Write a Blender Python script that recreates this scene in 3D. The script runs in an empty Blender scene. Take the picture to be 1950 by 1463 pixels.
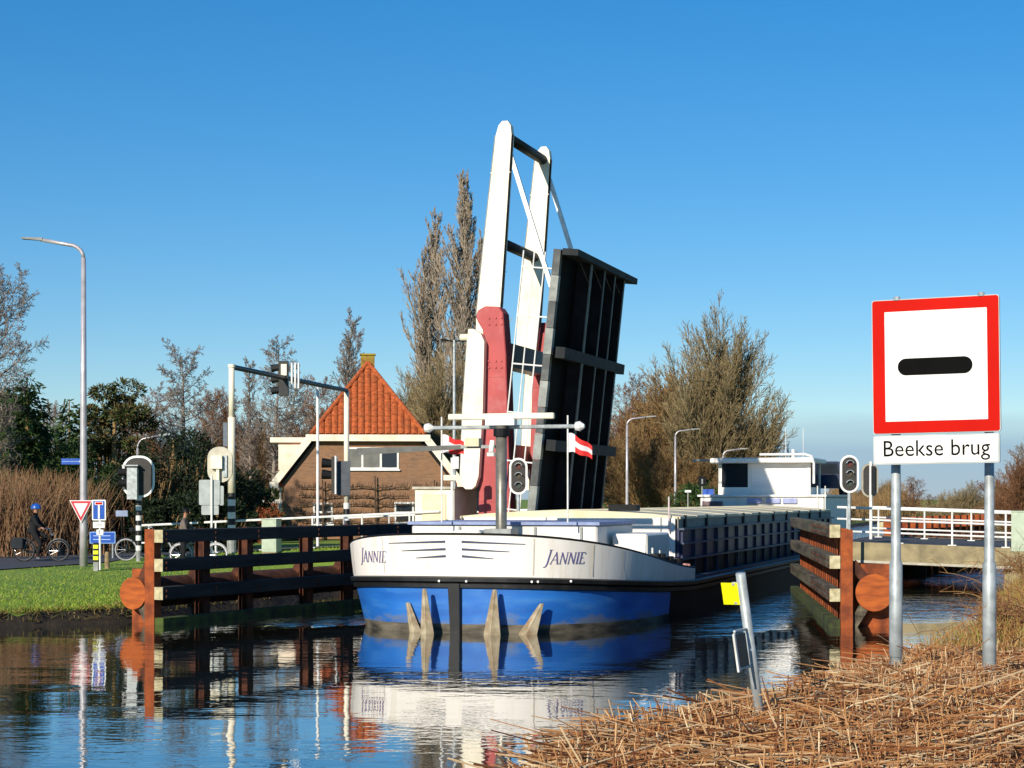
import bpy, bmesh, math, random
from mathutils import Vector, Matrix
R = math.radians
V = Vector
scene = bpy.context.scene
COL = scene.collection

# ------------------------------------------------------------------ camera
F, H, HY = 3500.0, 2.7, 950.0            # focal length in photo pixels, eye height over the water, horizon row
cd = bpy.data.cameras.new('camera'); cam = bpy.data.objects.new('camera', cd); COL.objects.link(cam)
cd.sensor_width = 36; cd.lens = F / 1950 * 36; cd.shift_y = (HY - 731.5) / 1950
cd.clip_start = 0.1; cd.clip_end = 6000
cam.location = (0, 0, H); cam.rotation_euler = (R(90), 0, 0)
scene.camera = cam

# ------------------------------------------------------------------ world and sun
SUN_EL, SUN_AZ = R(23), R(207)           # azimuth clockwise from +Y (behind the camera, to its left)
w = bpy.data.worlds.new('World'); scene.world = w; w.use_nodes = True
nt = w.node_tree; nt.nodes.clear()
out = nt.nodes.new('ShaderNodeOutputWorld'); bg = nt.nodes.new('ShaderNodeBackground')
sky = nt.nodes.new('ShaderNodeTexSky'); sky.sky_type = 'NISHITA'; sky.sun_disc = False
sky.sun_elevation = SUN_EL; sky.sun_rotation = SUN_AZ
sky.altitude = 0; sky.air_density = 1.0; sky.dust_density = 0.0; sky.ozone_density = 6.0
hsv = nt.nodes.new('ShaderNodeHueSaturation'); hsv.inputs['Saturation'].default_value = 1.35
hsv.inputs['Hue'].default_value = 0.502
gm_ = nt.nodes.new('ShaderNodeGamma'); gm_.inputs[1].default_value = 0.82
nt.links.new(sky.outputs[0], gm_.inputs[0]); nt.links.new(gm_.outputs[0], hsv.inputs['Color'])
# a low bank of grey blue cloud all round the horizon
tc = nt.nodes.new('ShaderNodeTexCoord'); sp = nt.nodes.new('ShaderNodeSeparateXYZ')
nt.links.new(tc.outputs['Generated'], sp.inputs[0])
mp = nt.nodes.new('ShaderNodeMapping'); mp.inputs['Scale'].default_value = (5, 5, 40)
nz = nt.nodes.new('ShaderNodeTexNoise'); nz.inputs['Scale'].default_value = 1.0; nz.inputs['Detail'].default_value = 4
nt.links.new(tc.outputs['Generated'], mp.inputs[0]); nt.links.new(mp.outputs[0], nz.inputs[0])
ma = nt.nodes.new('ShaderNodeMath'); ma.operation = 'MULTIPLY_ADD'; ma.inputs[1].default_value = 0.016; ma.inputs[2].default_value = -0.008
nt.links.new(nz.outputs[0], ma.inputs[0])
ad = nt.nodes.new('ShaderNodeMath'); ad.operation = 'ADD'
nt.links.new(sp.outputs['Z'], ad.inputs[0]); nt.links.new(ma.outputs[0], ad.inputs[1])
mr = nt.nodes.new('ShaderNodeMapRange'); mr.inputs['From Min'].default_value = 0.026; mr.inputs['From Max'].default_value = 0.048
mr.inputs['To Min'].default_value = 0.72; mr.inputs['To Max'].default_value = 0.0
nt.links.new(ad.outputs[0], mr.inputs['Value'])
mx = nt.nodes.new('ShaderNodeMix'); mx.data_type = 'RGBA'
mx.inputs[7].default_value = (1.5, 2.5, 3.8, 1)
nt.links.new(mr.outputs[0], mx.inputs[0]); nt.links.new(hsv.outputs[0], mx.inputs[6])
nt.links.new(mx.outputs[2], bg.inputs['Color']); bg.inputs['Strength'].default_value = 0.144
nt.links.new(bg.outputs[0], out.inputs[0])

ld = bpy.data.lights.new('sun', 'SUN'); ld.energy = 5.0; ld.angle = R(0.5); ld.color = (1.0, 0.92, 0.79)
sun = bpy.data.objects.new('sun', ld); COL.objects.link(sun)
tosun = V((math.sin(SUN_AZ) * math.cos(SUN_EL), math.cos(SUN_AZ) * math.cos(SUN_EL), math.sin(SUN_EL)))
sun.rotation_euler = tosun.to_track_quat('Z', 'Y').to_euler(); sun.location = (-20, -20, 30)
vs = scene.view_settings; vs.view_transform = 'Standard'; vs.look = 'None'; vs.exposure = 0.12; vs.gamma = 1.0
vs.use_curve_mapping = False

# ------------------------------------------------------------------ geometry helpers
A17 = R(17.0); CA, SA = math.cos(A17), math.sin(A17)
def C(s, t):                              # canal frame: s to the right across the water, t along it
    return (s * CA + t * SA, -s * SA + t * CA)
def ST(x, y): return (x * CA - y * SA, x * SA + y * CA)
def at(px, D): return ((px - 975) / F * D, D)
def zz(py, D): return H - (py - HY) / F * D

class MB:
    def __init__(self): self.v = []; self.f = []; self.m = []
    def add(self, vs, fs, m=0):
        b = len(self.v); self.v.extend(vs)
        for f in fs: self.f.append([i + b for i in f]); self.m.append(m)
        return self
    def box(self, c, size, rot=None, m=0):
        hx, hy, hz = size[0] / 2, size[1] / 2, size[2] / 2
        p = [V((x, y, z)) for x in (-hx, hx) for y in (-hy, hy) for z in (-hz, hz)]
        if rot is not None:
            if not isinstance(rot, Matrix): rot = Matrix.Rotation(rot, 3, 'Z')
            p = [rot @ q for q in p]
        c = V(c)
        return self.add([q + c for q in p], [(0, 1, 3, 2), (4, 6, 7, 5), (0, 4, 5, 1), (2, 3, 7, 6), (0, 2, 6, 4), (1, 5, 7, 3)], m)
    def span(self, x0, x1, y0, y1, z0, z1, m=0):
        return self.box(((x0 + x1) / 2, (y0 + y1) / 2, (z0 + z1) / 2), (abs(x1 - x0), abs(y1 - y0), abs(z1 - z0)), None, m)
    def beam(self, p0, p1, wd, ht, m=0, up=(0, 0, 1), wd1=None, ht1=None):
        p0 = V(p0); p1 = V(p1); d = (p1 - p0).normalized(); up = V(up)
        x = d.cross(up)
        if x.length < 1e-4: x = d.cross(V((1, 0, 0)))
        x.normalize(); y = x.cross(d)
        vs = []
        for p, a, b in ((p0, wd, ht), (p1, wd1 or wd, ht1 or ht)):
            for i, j in ((-1, -1), (1, -1), (1, 1), (-1, 1)): vs.append(p + x * (a / 2 * i) + y * (b / 2 * j))
        return self.add(vs, [(3, 2, 1, 0), (4, 5, 6, 7), (0, 1, 5, 4), (1, 2, 6, 5), (2, 3, 7, 6), (3, 0, 4, 7)], m)
    def tube(self, pts, r, n=8, m=0, cap=True):
        pts = [V(p) for p in pts]; k = len(pts)
        rs = r if isinstance(r, (list, tuple)) else [r] * k
        vs = []; fs = []; x = None
        for i, p in enumerate(pts):
            d = pts[min(i + 1, k - 1)] - pts[max(i - 1, 0)]
            if d.length < 1e-9: d = V((0, 0, 1))
            d.normalize()
            if x is None:
                x = d.cross(V((0.31, 0.17, 0.93)) if abs(d.z) < 0.9 else V((1, 0.1, 0)))
            else: x = x - d * x.dot(d)
            x.normalize(); y = d.cross(x)
            for j in range(n):
                a = 2 * math.pi * j / n
                vs.append(p + (x * math.cos(a) + y * math.sin(a)) * rs[i])
        for i in range(k - 1):
            for j in range(n):
                j2 = (j + 1) % n
                fs.append((i * n + j, i * n + j2, (i + 1) * n + j2, (i + 1) * n + j))
        if cap: fs.append(tuple(range(n - 1, -1, -1))); fs.append(tuple(range((k - 1) * n, k * n)))
        return self.add(vs, fs, m)
    def poly(self, pts, o, ux, uy, th, m=0):
        o = V(o); ux = V(ux); uy = V(uy); n = ux.cross(uy).normalized(); k = len(pts)
        a = [o + ux * p[0] + uy * p[1] for p in pts]
        b = [q + n * th for q in a]
        fs = [tuple(range(k - 1, -1, -1)), tuple(range(k, 2 * k))]
        fs += [(i, (i + 1) % k, k + (i + 1) % k, k + i) for i in range(k)]
        return self.add(a + b, fs, m)
    def build(self, name, mats, parent=None, smooth=False, bevel=0):
        me = bpy.data.meshes.new(name)
        me.from_pydata([tuple(q) for q in self.v], [], self.f)
        if not isinstance(mats, (list, tuple)): mats = [mats]
        for mm in mats: me.materials.append(mm)
        if len(mats) > 1: me.polygons.foreach_set('material_index', self.m)
        if smooth: me.polygons.foreach_set('use_smooth', [True] * len(me.polygons))
        me.update()
        o = bpy.data.objects.new(name, me); COL.objects.link(o)
        if parent is not None: o.parent = parent
        if bevel:
            b = o.modifiers.new('bevel', 'BEVEL'); b.width = bevel; b.segments = 1; b.limit_method = 'ANGLE'
        return o

def thing(name, label, cat, loc=(0, 0, 0), rz=0, group=None):
    o = bpy.data.objects.new(name, None); COL.objects.link(o); o.empty_display_size = 0.3
    o.location = loc; o.rotation_euler = (0, 0, rz); tag(o, label, cat, group); return o
def tag(o, label=None, cat=None, group=None, kind=None):
    if label: o['label'] = label
    if cat: o['category'] = cat
    if group: o['group'] = group
    if kind: o['kind'] = kind
    return o
def copy_tree(o, parent=None):
    c = o.copy(); COL.objects.link(c)
    if parent is not None: c.parent = parent
    for ch in list(o.children): copy_tree(ch, c)
    return c
def rounded(w_, h_, r, n=6):
    pts = []
    for cx, cy, a0 in ((w_ / 2 - r, h_ / 2 - r, 0), (-w_ / 2 + r, h_ / 2 - r, 90), (-w_ / 2 + r, -h_ / 2 + r, 180), (w_ / 2 - r, -h_ / 2 + r, 270)):
        for i in range(n + 1):
            a = R(a0 + 90 * i / n); pts.append((cx + r * math.cos(a), cy + r * math.sin(a)))
    return pts
def circle(r, n=24): return [(r * math.cos(2 * math.pi * i / n), r * math.sin(2 * math.pi * i / n)) for i in range(n)]

# ------------------------------------------------------------------ materials
def lin(h):
    h = h.lstrip('#'); o = []
    for i in (0, 2, 4):
        c = int(h[i:i + 2], 16) / 255
        o.append(c / 12.92 if c <= 0.04045 else ((c + 0.055) / 1.055) ** 2.4)
    return (*o, 1)
def mat(name, c1, c2=None, rough=0.6, metal=0.0, scale=5, detail=5, bump=0.0, bscale=30, stretch=(1, 1, 1), lo=0.35, hi=0.65, spec=0.5, dirt=None, dscale=1.2):
    m = bpy.data.materials.new(name); m.use_nodes = True; t = m.node_tree
    b = t.nodes['Principled BSDF']; b.inputs['Roughness'].default_value = rough; b.inputs['Metallic'].default_value = metal
    b.inputs['Specular IOR Level'].default_value = spec
    c1 = lin(c1) if isinstance(c1, str) else c1
    c2 = lin(c2) if isinstance(c2, str) else (c2 or tuple(x * 0.8 for x in c1[:3]) + (1,))
    co = t.nodes.new('ShaderNodeTexCoord'); mpn = t.nodes.new('ShaderNodeMapping'); mpn.inputs['Scale'].default_value = stretch
    t.links.new(co.outputs['Object'], mpn.inputs[0])
    n = t.nodes.new('ShaderNodeTexNoise'); n.inputs['Scale'].default_value = scale; n.inputs['Detail'].default_value = detail
    t.links.new(mpn.outputs[0], n.inputs[0])
    r = t.nodes.new('ShaderNodeValToRGB'); r.color_ramp.elements[0].position = lo; r.color_ramp.elements[1].position = hi
    r.color_ramp.elements[0].color = c2; r.color_ramp.elements[1].color = c1
    t.links.new(n.outputs[0], r.inputs[0]); col = r.outputs[0]
    if dirt:
        n3 = t.nodes.new('ShaderNodeTexNoise'); n3.inputs['Scale'].default_value = dscale; n3.inputs['Detail'].default_value = 8; n3.inputs['Roughness'].default_value = 0.7
        t.links.new(mpn.outputs[0], n3.inputs[0])
        r3 = t.nodes.new('ShaderNodeMapRange'); r3.inputs[1].default_value = 0.5; r3.inputs[2].default_value = 0.75; r3.inputs[4].default_value = 0.75
        t.links.new(n3.outputs[0], r3.inputs[0])
        mm = t.nodes.new('ShaderNodeMix'); mm.data_type = 'RGBA'; mm.inputs[7].default_value = lin(dirt)
        t.links.new(r3.outputs[0], mm.inputs[0]); t.links.new(col, mm.inputs[6]); col = mm.outputs[2]
    t.links.new(col, b.inputs['Base Color'])
    if bump:
        n2 = t.nodes.new('ShaderNodeTexNoise'); n2.inputs['Scale'].default_value = bscale; n2.inputs['Detail'].default_value = 4
        t.links.new(mpn.outputs[0], n2.inputs[0])
        bp = t.nodes.new('ShaderNodeBump'); bp.inputs['Strength'].default_value = 0.6; bp.inputs['Distance'].default_value = bump
        t.links.new(n2.outputs[0], bp.inputs['Height']); t.links.new(bp.outputs[0], b.inputs['Normal'])
    return m
def leafmat(name, cols, rough=0.7, trans=0.0):
    m = bpy.data.materials.new(name); m.use_nodes = True; t = m.node_tree
    b = t.nodes['Principled BSDF']; b.inputs['Roughness'].default_value = rough; b.inputs['Specular IOR Level'].default_value = 0.25
    g = t.nodes.new('ShaderNodeNewGeometry'); r = t.nodes.new('ShaderNodeValToRGB')
    e = r.color_ramp.elements
    e[0].color = lin(cols[0]); e[1].color = lin(cols[-1])
    for i, c in enumerate(cols[1:-1]):
        x = e.new((i + 1) / (len(cols) - 1)); x.color = lin(c)
    t.links.new(g.outputs['Random Per Island'], r.inputs[0]); t.links.new(r.outputs[0], b.inputs['Base Color'])
    return m
M = {}
M['white'] = mat('white_paint', '#efeee9', '#dedcd4', 0.4, scale=3, dirt='#b9b3a2', dscale=2.5)
M['cream'] = mat('cream_paint', '#f2e9d2', '#e9dec4', 0.5, scale=2, dirt='#cdbb9a', dscale=1.1)
M['galv'] = mat('galvanised_steel', '#b9bfbf', '#959b9a', 0.5, 0.25, scale=9, dirt='#84867f', dscale=4)
M['greypaint'] = mat('grey_paint', '#9fa19d', '#83857f', 0.5, scale=5)
M['dark'] = mat('dark_paint', '#16181a', '#0f1011', 0.6, scale=4, spec=0.2)
M['signblack'] = mat('sign_black', '#0a0a0a', '#0d0d0d', 0.7, spec=0.05)
M['black'] = mat('black_paint', '#121212', '#1c1b1a', 0.45, scale=3, dirt='#33302c', dscale=2)
M['red'] = mat('faded_red_paint', '#b64c4b', '#a64342', 0.65, scale=1.4, dirt='#c27a76', dscale=0.8)
M['rust'] = mat('rusty_steel', '#a8521e', '#6d3214', 0.85, scale=3.5, bump=0.012, bscale=25, dirt='#5a2c14', dscale=2.4)
M['rustplate'] = mat('orange_rust_plate', '#b65c1e', '#8d4216', 0.85, scale=5, stretch=(0.5, 1, 2.2), bump=0.006, bscale=40, dirt='#7a3814', dscale=3.0)
M['rustdark'] = mat('dark_rusty_steel', '#5c321c', '#38190d', 0.9, scale=4, bump=0.012, bscale=20, dirt='#2a1a10', dscale=1.5)
M['timber'] = mat('weathered_timber', '#6d6351', '#352e24', 0.9, scale=7, stretch=(1, 0.1, 1), bump=0.02, bscale=20, dirt='#5d5f3c', dscale=1.6)
M['timberdark'] = mat('shaded_timber', '#2a2725', '#141312', 0.85, scale=6, stretch=(1, 0.1, 1), bump=0.02, bscale=20, dirt='#464236', dscale=1.4)  # dark copy of the timber, shade of the canal face painted in
M['moss'] = mat('mossy_timber', '#4a5a1f', '#2a2a1a', 0.9, scale=3, bump=0.02, bscale=14)
M['endgrain'] = mat('sawn_timber_end', '#c9bd97', '#a0956f', 0.85, scale=9)
M['concrete'] = mat('stained_concrete', '#a3946f', '#7e7256', 0.85, scale=2.2, bump=0.01, bscale=18, dirt='#5d553f', dscale=1.4)
M['concretelight'] = mat('pale_concrete', '#bdb6a4', '#a39c89', 0.85, scale=3)
M['signred'] = mat('sign_red', '#c41000', '#bb0e00', 0.6, scale=2, spec=0.08)
M['signwhite'] = mat('sign_white', '#eeeee8', '#e6e6df', 0.5, scale=1.5, spec=0.2, dirt='#d9d6c8', dscale=3.5)
M['signblue'] = mat('sign_blue', '#0d4fb0', '#0b479f', 0.35)
M['signback'] = mat('sign_back_grey', '#a8aeab', '#969c99', 0.5, 0.2)
M['yellow'] = mat('sign_yellow', '#eef010', '#e4e60c', 0.4)
M['green'] = mat('cabinet_green', '#b4bfa8', '#a4b098', 0.6, dirt='#8d977f')
M['asphalt'] = mat('asphalt', '#4a4b50', '#3a3b40', 0.9, scale=8, bump=0.006, bscale=90)
M['skin'] = mat('skin', '#b98468', '#a8745a', 0.6)
M['cloth_black'] = mat('black_cloth', '#16171a', '#0d0e10', 0.9, bump=0.01)
M['cloth_taupe'] = mat('taupe_cloth', '#7d6f66', '#64584f', 0.9, bump=0.01)
M['helmet'] = mat('blue_helmet', '#2a62b8', '#2050a0', 0.3)
M['tyre'] = mat('rubber', '#151515', '#202020', 0.8)
M['chrome'] = mat('bright_metal', '#c9c9c9', '#aaaaaa', 0.25, 0.9)

# ================================================================== ground, water, roads
def smooth(a, b, x):
    x = min(1, max(0, (x - a) / (b - a))); return x * x * (3 - 2 * x)
def shore_left(t):
    return -19.9 - 0.55 * max(0, min(12, 36 - t)) + 0.35 * math.sin(t * 0.9) * 0.4
def shore_right(t): return -2.5 + 0.65 * smooth(18, 30, t) - 0.95 * (1 - smooth(8, 19, t)) + 0.22 * math.sin(t * 0.55) + 0.12 * math.sin(t * 1.7)
def ramp_z(s):                            # road level of the bridge approach on the left bank
    return 0.70 + 0.62 * smooth(-34, -16.5, s)
def gz(s, t):
    if s > -11:
        d = s - shore_right(t)
        if d < 0: return max(-1.6, 0.9 * d)
        z = (1.0 + 0.14 * smooth(0, 3, s)) * smooth(0, 1.35, d) + 0.05 * math.sin(s * 1.3 + t * 0.7) * smooth(0.5, 2, d)
        z += 0.18 * smooth(30, 50, t) * smooth(1, 3, d)
        z += 0.15 * math.exp(-((t - 10.5) / 3.2) ** 2) * smooth(0.3, 1.3, d) * (1 - smooth(-1, 0.5, s))
        return z
    d = shore_left(t) - s
    if d < 0: return max(-1.6, 1.4 * d)
    z = 0.30 * smooth(0, 0.3, d) + 0.36 * smooth(0.3, 9, d)
    if -37 < s and 51 < t < 68:
        k = smooth(51.5, 54.2, t) * (1 - smooth(64.5, 67, t)) * smooth(0, 1.2, d)
        z = z * (1 - k) + (ramp_z(s) - 0.03) * k
    return z
def frange(a, b, st):
    o = []; x = a
    while x < b - 1e-6: o.append(round(x, 4)); x += st
    return o
SS = [-2500, -900, -400, -200, -120, -80, -60, -50, -44, -40] + frange(-38, -27, 1) + frange(-27, -19.2, 0.3) + [-19, -17, -14, -11, -8, -5.5] + frange(-4.4, 2.4, 0.2) + [2.5, 3, 4, 5, 7, 10, 15, 25, 45, 80, 150, 300, 800, 2500]
TT = [-600, -200, -80, -40, -20, -10] + frange(-5, 20, 0.5) + frange(20, 72, 1) + frange(72, 130, 4) + [130, 150, 180, 220, 280, 360, 500, 800, 1500, 4000]
g = MB(); n = len(TT)
for s in SS:
    for t in TT:
        x, y = C(s, t); g.v.append(V((x, y, gz(s, t))))
for i in range(len(SS) - 1):
    for j in range(n - 1):
        a = i * n + j; f = [a, a + n, a + n + 1, a + 1]
        zs = [g.v[k].z for k in f]; g.f.append(f)
        s = (SS[i] + SS[i + 1]) / 2
        g.m.append(1 if (max(zs) - min(zs) > 0.13 and s < -11 and max(zs) < 0.6) or max(zs) < 0.1 else (3 if -4.5 < s < 3 and TT[j] < 17.5 else (2 if -4 < s < 60 and TT[j] < 45 else 0)))
def grassmat():
    m = mat('lawn_grass', '#84992f', '#668824', 0.9, scale=0.55, detail=8, bump=0.05, bscale=9, dirt='#8f8438', dscale=0.5)
    return m
M['grass'] = grassmat()
M['soil'] = mat('dark_bank_soil', '#3a2f20', '#1d170f', 0.95, scale=2.5, bump=0.06, bscale=6)
M['roughgrass'] = mat('rough_winter_grass', '#8a7448', '#6d6a34', 0.95, scale=1.6, detail=8, bump=0.05, bscale=8, dirt='#7a5432', dscale=0.9)
tag(g.build('ground', [M['grass'], M['soil'], M['roughgrass'], mat('shaded_reed_soil', '#3a281a', '#22170f', 0.95, scale=6, bump=0.03, bscale=20)], smooth=True), kind='structure')  # soil under the reeds is darkened so the gaps look shaded

# ---- water: one sheet with a chop value that is larger in the wake of the barge
def watermat():
    m = bpy.data.materials.new('canal_water'); m.use_nodes = True; t = m.node_tree
    b = t.nodes['Principled BSDF']
    b.inputs['Base Color'].default_value = (0.013, 0.016, 0.011, 1); b.inputs['Roughness'].default_value = 0.012
    b.inputs['IOR'].default_value = 1.42; b.inputs['Specular IOR Level'].default_value = 0.75
    b.inputs['Coat Weight'].default_value = 0.7; b.inputs['Coat Roughness'].default_value = 0.012; b.inputs['Coat IOR'].default_value = 1.4
    co = t.nodes.new('ShaderNodeTexCoord')
    rot = t.nodes.new('ShaderNodeMapping'); rot.inputs['Scale'].default_value = (0.75, 1.25, 1); rot.inputs['Rotation'].default_value = (0, 0, R(12))
    t.links.new(co.outputs['Object'], rot.inputs[0])
    def noise(sc, det, vec=rot):
        q = t.nodes.new('ShaderNodeTexNoise'); q.inputs['Scale'].default_value = sc; q.inputs['Detail'].default_value = det
        t.links.new(vec.outputs[0], q.inputs[0]); return q.outputs[0]
    def mth(op, a, b2):
        q = t.nodes.new('ShaderNodeMath'); q.operation = op
        for k, val in ((0, a), (1, b2)):
            if isinstance(val, (int, float)): q.inputs[k].default_value = val
            else: t.links.new(val, q.inputs[k])
        return q.outputs[0]
    at_ = t.nodes.new('ShaderNodeAttribute'); at_.attribute_name = 'chop'
    patch = t.nodes.new('ShaderNodeMapRange'); patch.inputs[1].default_value = 0.40; patch.inputs[2].default_value = 0.62
    patch.inputs[3].default_value = 0.35; patch.inputs[4].default_value = 1.25
    t.links.new(noise(0.16, 3), patch.inputs[0])
    fine = mth('MULTIPLY', noise(4.6, 2.5), 0.0026)
    mid = mth('MULTIPLY', noise(1.5, 2), 0.0050)
    big = mth('MULTIPLY', noise(0.5, 1), 0.006)
    h = mth('MULTIPLY', mth('ADD', mth('ADD', fine, mid), big), patch.outputs[0])
    wake = mth('MULTIPLY', mth('ADD', mth('MULTIPLY', noise(2.6, 3), 0.10), mth('MULTIPLY', noise(0.9, 2), 0.16)), at_.outputs['Fac'])
    hh = mth('ADD', h, wake)
    bp = t.nodes.new('ShaderNodeBump'); bp.inputs['Strength'].default_value = 1.0; bp.inputs['Distance'].default_value = 1.0
    t.links.new(hh, bp.inputs['Height']); t.links.new(bp.outputs[0], b.inputs['Normal']); t.links.new(bp.outputs[0], b.inputs['Coat Normal'])
    return m
M['water'] = watermat()
ws = frange(-34, -1.4, 0.5) + [-1.2]; wt = [-200, -60, -20] + frange(0, 110, 0.75) + [110, 130, 170, 240, 400, 700, 1500]
g = MB(); n = len(wt); chop = []
for s in ws:
    for t in wt:
        x, y = C(s, t); g.v.append(V((x, y, 0)))
        c = 0.0
        # wake patches: beside the bow and along the side towards the open bridge
        def blob(s0, t0, rs, rt): return max(0, 1 - ((s - s0) / rs) ** 2 - ((t - t0) / rt) ** 2)
        c += 1.0 * blob(-15.9, 38.3, 1.6, 2.6)
        c += 0.9 * blob(-7.2, 46, 1.8, 12) + 1.0 * blob(-4.2, 55, 4.5, 15)
        if t > 66: c += 0.55
        chop.append(min(1, c))
for i in range(len(ws) - 1):
    for j in range(n - 1):
        a = i * n + j; g.f.append([a, a + n, a + n + 1, a + 1]); g.m.append(0)
o = tag(g.build('water', M['water'], smooth=True), kind='structure')
at_ = o.data.attributes.new('chop', 'FLOAT', 'POINT'); at_.data.foreach_set('value', chop)

# ---- roads on the left bank
def strip(name, s0, s1, ts, dz, m_, zf=None):
    k = MB(); ns = 8
    for t in ts:
        for i in range(ns + 1):
            s = s0 + (s1 - s0) * i / ns; x, y = C(s, t); k.v.append(V((x, y, (zf(s, t) if zf else gz(s, t)) + dz)))
    for j in range(len(ts) - 1):
        for i in range(ns):
            a = j * (ns + 1) + i; k.f.append([a, a + 1, a + ns + 2, a + ns + 1]); k.m.append(0)
    return tag(k.build(name, m_, smooth=True), kind='structure')
strip('towpath_road', -36.5, -29.3, frange(-40, 54.6, 2) + [54.6], 0.03, M['asphalt'])
strip('towpath_road', -27, -22.4, frange(64.3, 300, 6), 0.03, M['asphalt'])
k = MB()
ss = frange(-60, -15.9, 1.0) + [-15.9]
for s in ss:
    for t in (54.62, 64.2):
        x, y = C(s, t); k.v.append(V((x, y, ramp_z(s) + 0.012)))
for i in range(len(ss) - 1):
    a = 2 * i; k.f.append([a, a + 2, a + 3, a + 1]); k.m.append(0)
tag(k.build('bridge_road', M['asphalt']), kind='structure')

# ================================================================== the drawbridge
hx, hy = C(-16.07, 54.3)
RZ = -A17
br = thing('drawbridge', 'raised drawbridge with white balance arms, red towers and black leaf', 'drawbridge', (hx, hy, 0), RZ)
e = V((0.104, 0, 0.9945)); nn = V((0.9945, 0, -0.104)); HZ = V((0, 0, 1.4))
def lf(L, y, q): return HZ + e * L + V((0, y, 0)) + nn * q
W_ = 7.55
M['leafblack'] = mat('black_leaf_steel', '#0d0e0f', '#080808', 0.8, scale=1.2, dirt='#161617', dscale=0.6, spec=0.12)  # near-black steel with faintly paler mottling
M['leafgrey'] = mat('grey_leaf_edge', '#8a8d86', '#6a6d68', 0.55, scale=3, dirt='#a9aba2', dscale=2.0)
M['leafcross'] = mat('cross_beam_steel', '#25282a', '#1b1d1f', 0.7, scale=2, dirt='#35383a', spec=0.2)
M['leafmid'] = mat('mid_leaf_steel', '#4c4f4e', '#383b3a', 0.6, scale=3, dirt='#6d706a', dscale=3.0)
M['leafdark'] = mat('dark_leaf_steel', '#1d1f21', '#141517', 0.7, scale=2, dirt='#2c2e30', dscale=1.0, spec=0.2)
leaf = MB().beam(lf(0.05, W_ / 2, 0.05), lf(9.0, W_ / 2, 0.05), W_ - 0.3, 0.1, up=nn).build('leaf', M['leafblack'], br)
for i in range(11):                                   # kerb plates along the near and far edges
    L0 = 0.1 + i * 0.81
    for y in (0.0, W_):
        MB().beam(lf(L0, y, 0.02), lf(L0 + 0.795, y, 0.02), 0.24, 0.23 + 0.02 * (i % 2), up=nn).build('kerb_plate', M['leafgrey'] if i % 2 else M['leafmid'], leaf)
for y in (2.1, 3.8, 5.2, 6.5):
    gd = MB().beam(lf(0.1, y, 0.32), lf(8.85, y, 0.32), 0.05, 0.44, up=nn).build('girder', M['leafdark'], leaf)
    MB().beam(lf(0.1, y, 0.56), lf(8.85, y, 0.56), 0.24 if y < 3 else 0.13, 0.03, up=nn).build('lit_girder_flange', M['leafmid'], gd)  # flanges in paler grey, painting in the light their edges catch
for L in (3.0, 5.85, 8.93):
    MB().beam(lf(L, -0.16, 0.45), lf(L, W_ + (0.25 if L > 8 else 0.06), 0.45), 0.34 if L < 8 else 0.2, 0.30 if L < 8 else 0.5, up=nn).build('cross_beam', M['leafcross'], leaf)
for y in (0.05, W_ - 0.05):
    for i in range(6):
        L = 0.9 + i * 1.5
        MB().tube([lf(L, y, -0.1), lf(L, y, -1.12)], 0.026, 6).build('leaf_rail_post', M['white'], leaf)
    for q in (-0.4, -0.75, -1.1):
        MB().tube([lf(0.3, y, q), lf(8.9, y, q)], 0.022, 6).build('leaf_rail', M['white'], leaf)
# towers
for ly, sg_ in ((0.46, 1), (6.64, -1)):
    prof = [(-0.52, 1.2), (0.60, 1.2), (0.43, 7.2), (0.33, 8.5), (0.2, 8.7), (-0.26, 8.73), (-0.50, 8.6), (-0.56, 8.42), (-0.50, 8.25), (-0.34, 8.0), (-0.30, 7.6), (-0.32, 7.0)]
    y0 = ly if sg_ > 0 else ly - 0.68
    tw = MB().poly(prof, (-1.30, y0 + 0.68, 0), (1, 0, 0), (0, 0, 1), 0.68).build('tower', M['red'], br, bevel=0.03)
    for z in (2.6, 4.6, 6.5):
        MB().span(-1.30 - 0.46 + z * 0.02, -1.30 + 0.56 - z * 0.03, y0 - 0.014, y0 - 0.002, z, z + 0.03).build('weld_seam', M['red'], tw)
for z in (8.35, 8.15, 7.0, 6.8):
    for x in (-1.42, -1.2, -1.02): MB().tube([(x, 0.455, z), (x, 0.425, z)], 0.035, 6).build('bolt_head', M['red'], br)
MB().beam((-1.25, 1.16, 7.25), (-1.25, 5.94, 7.25), 0.55, 0.75).build('portal_beam', M['black'], br)
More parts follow.
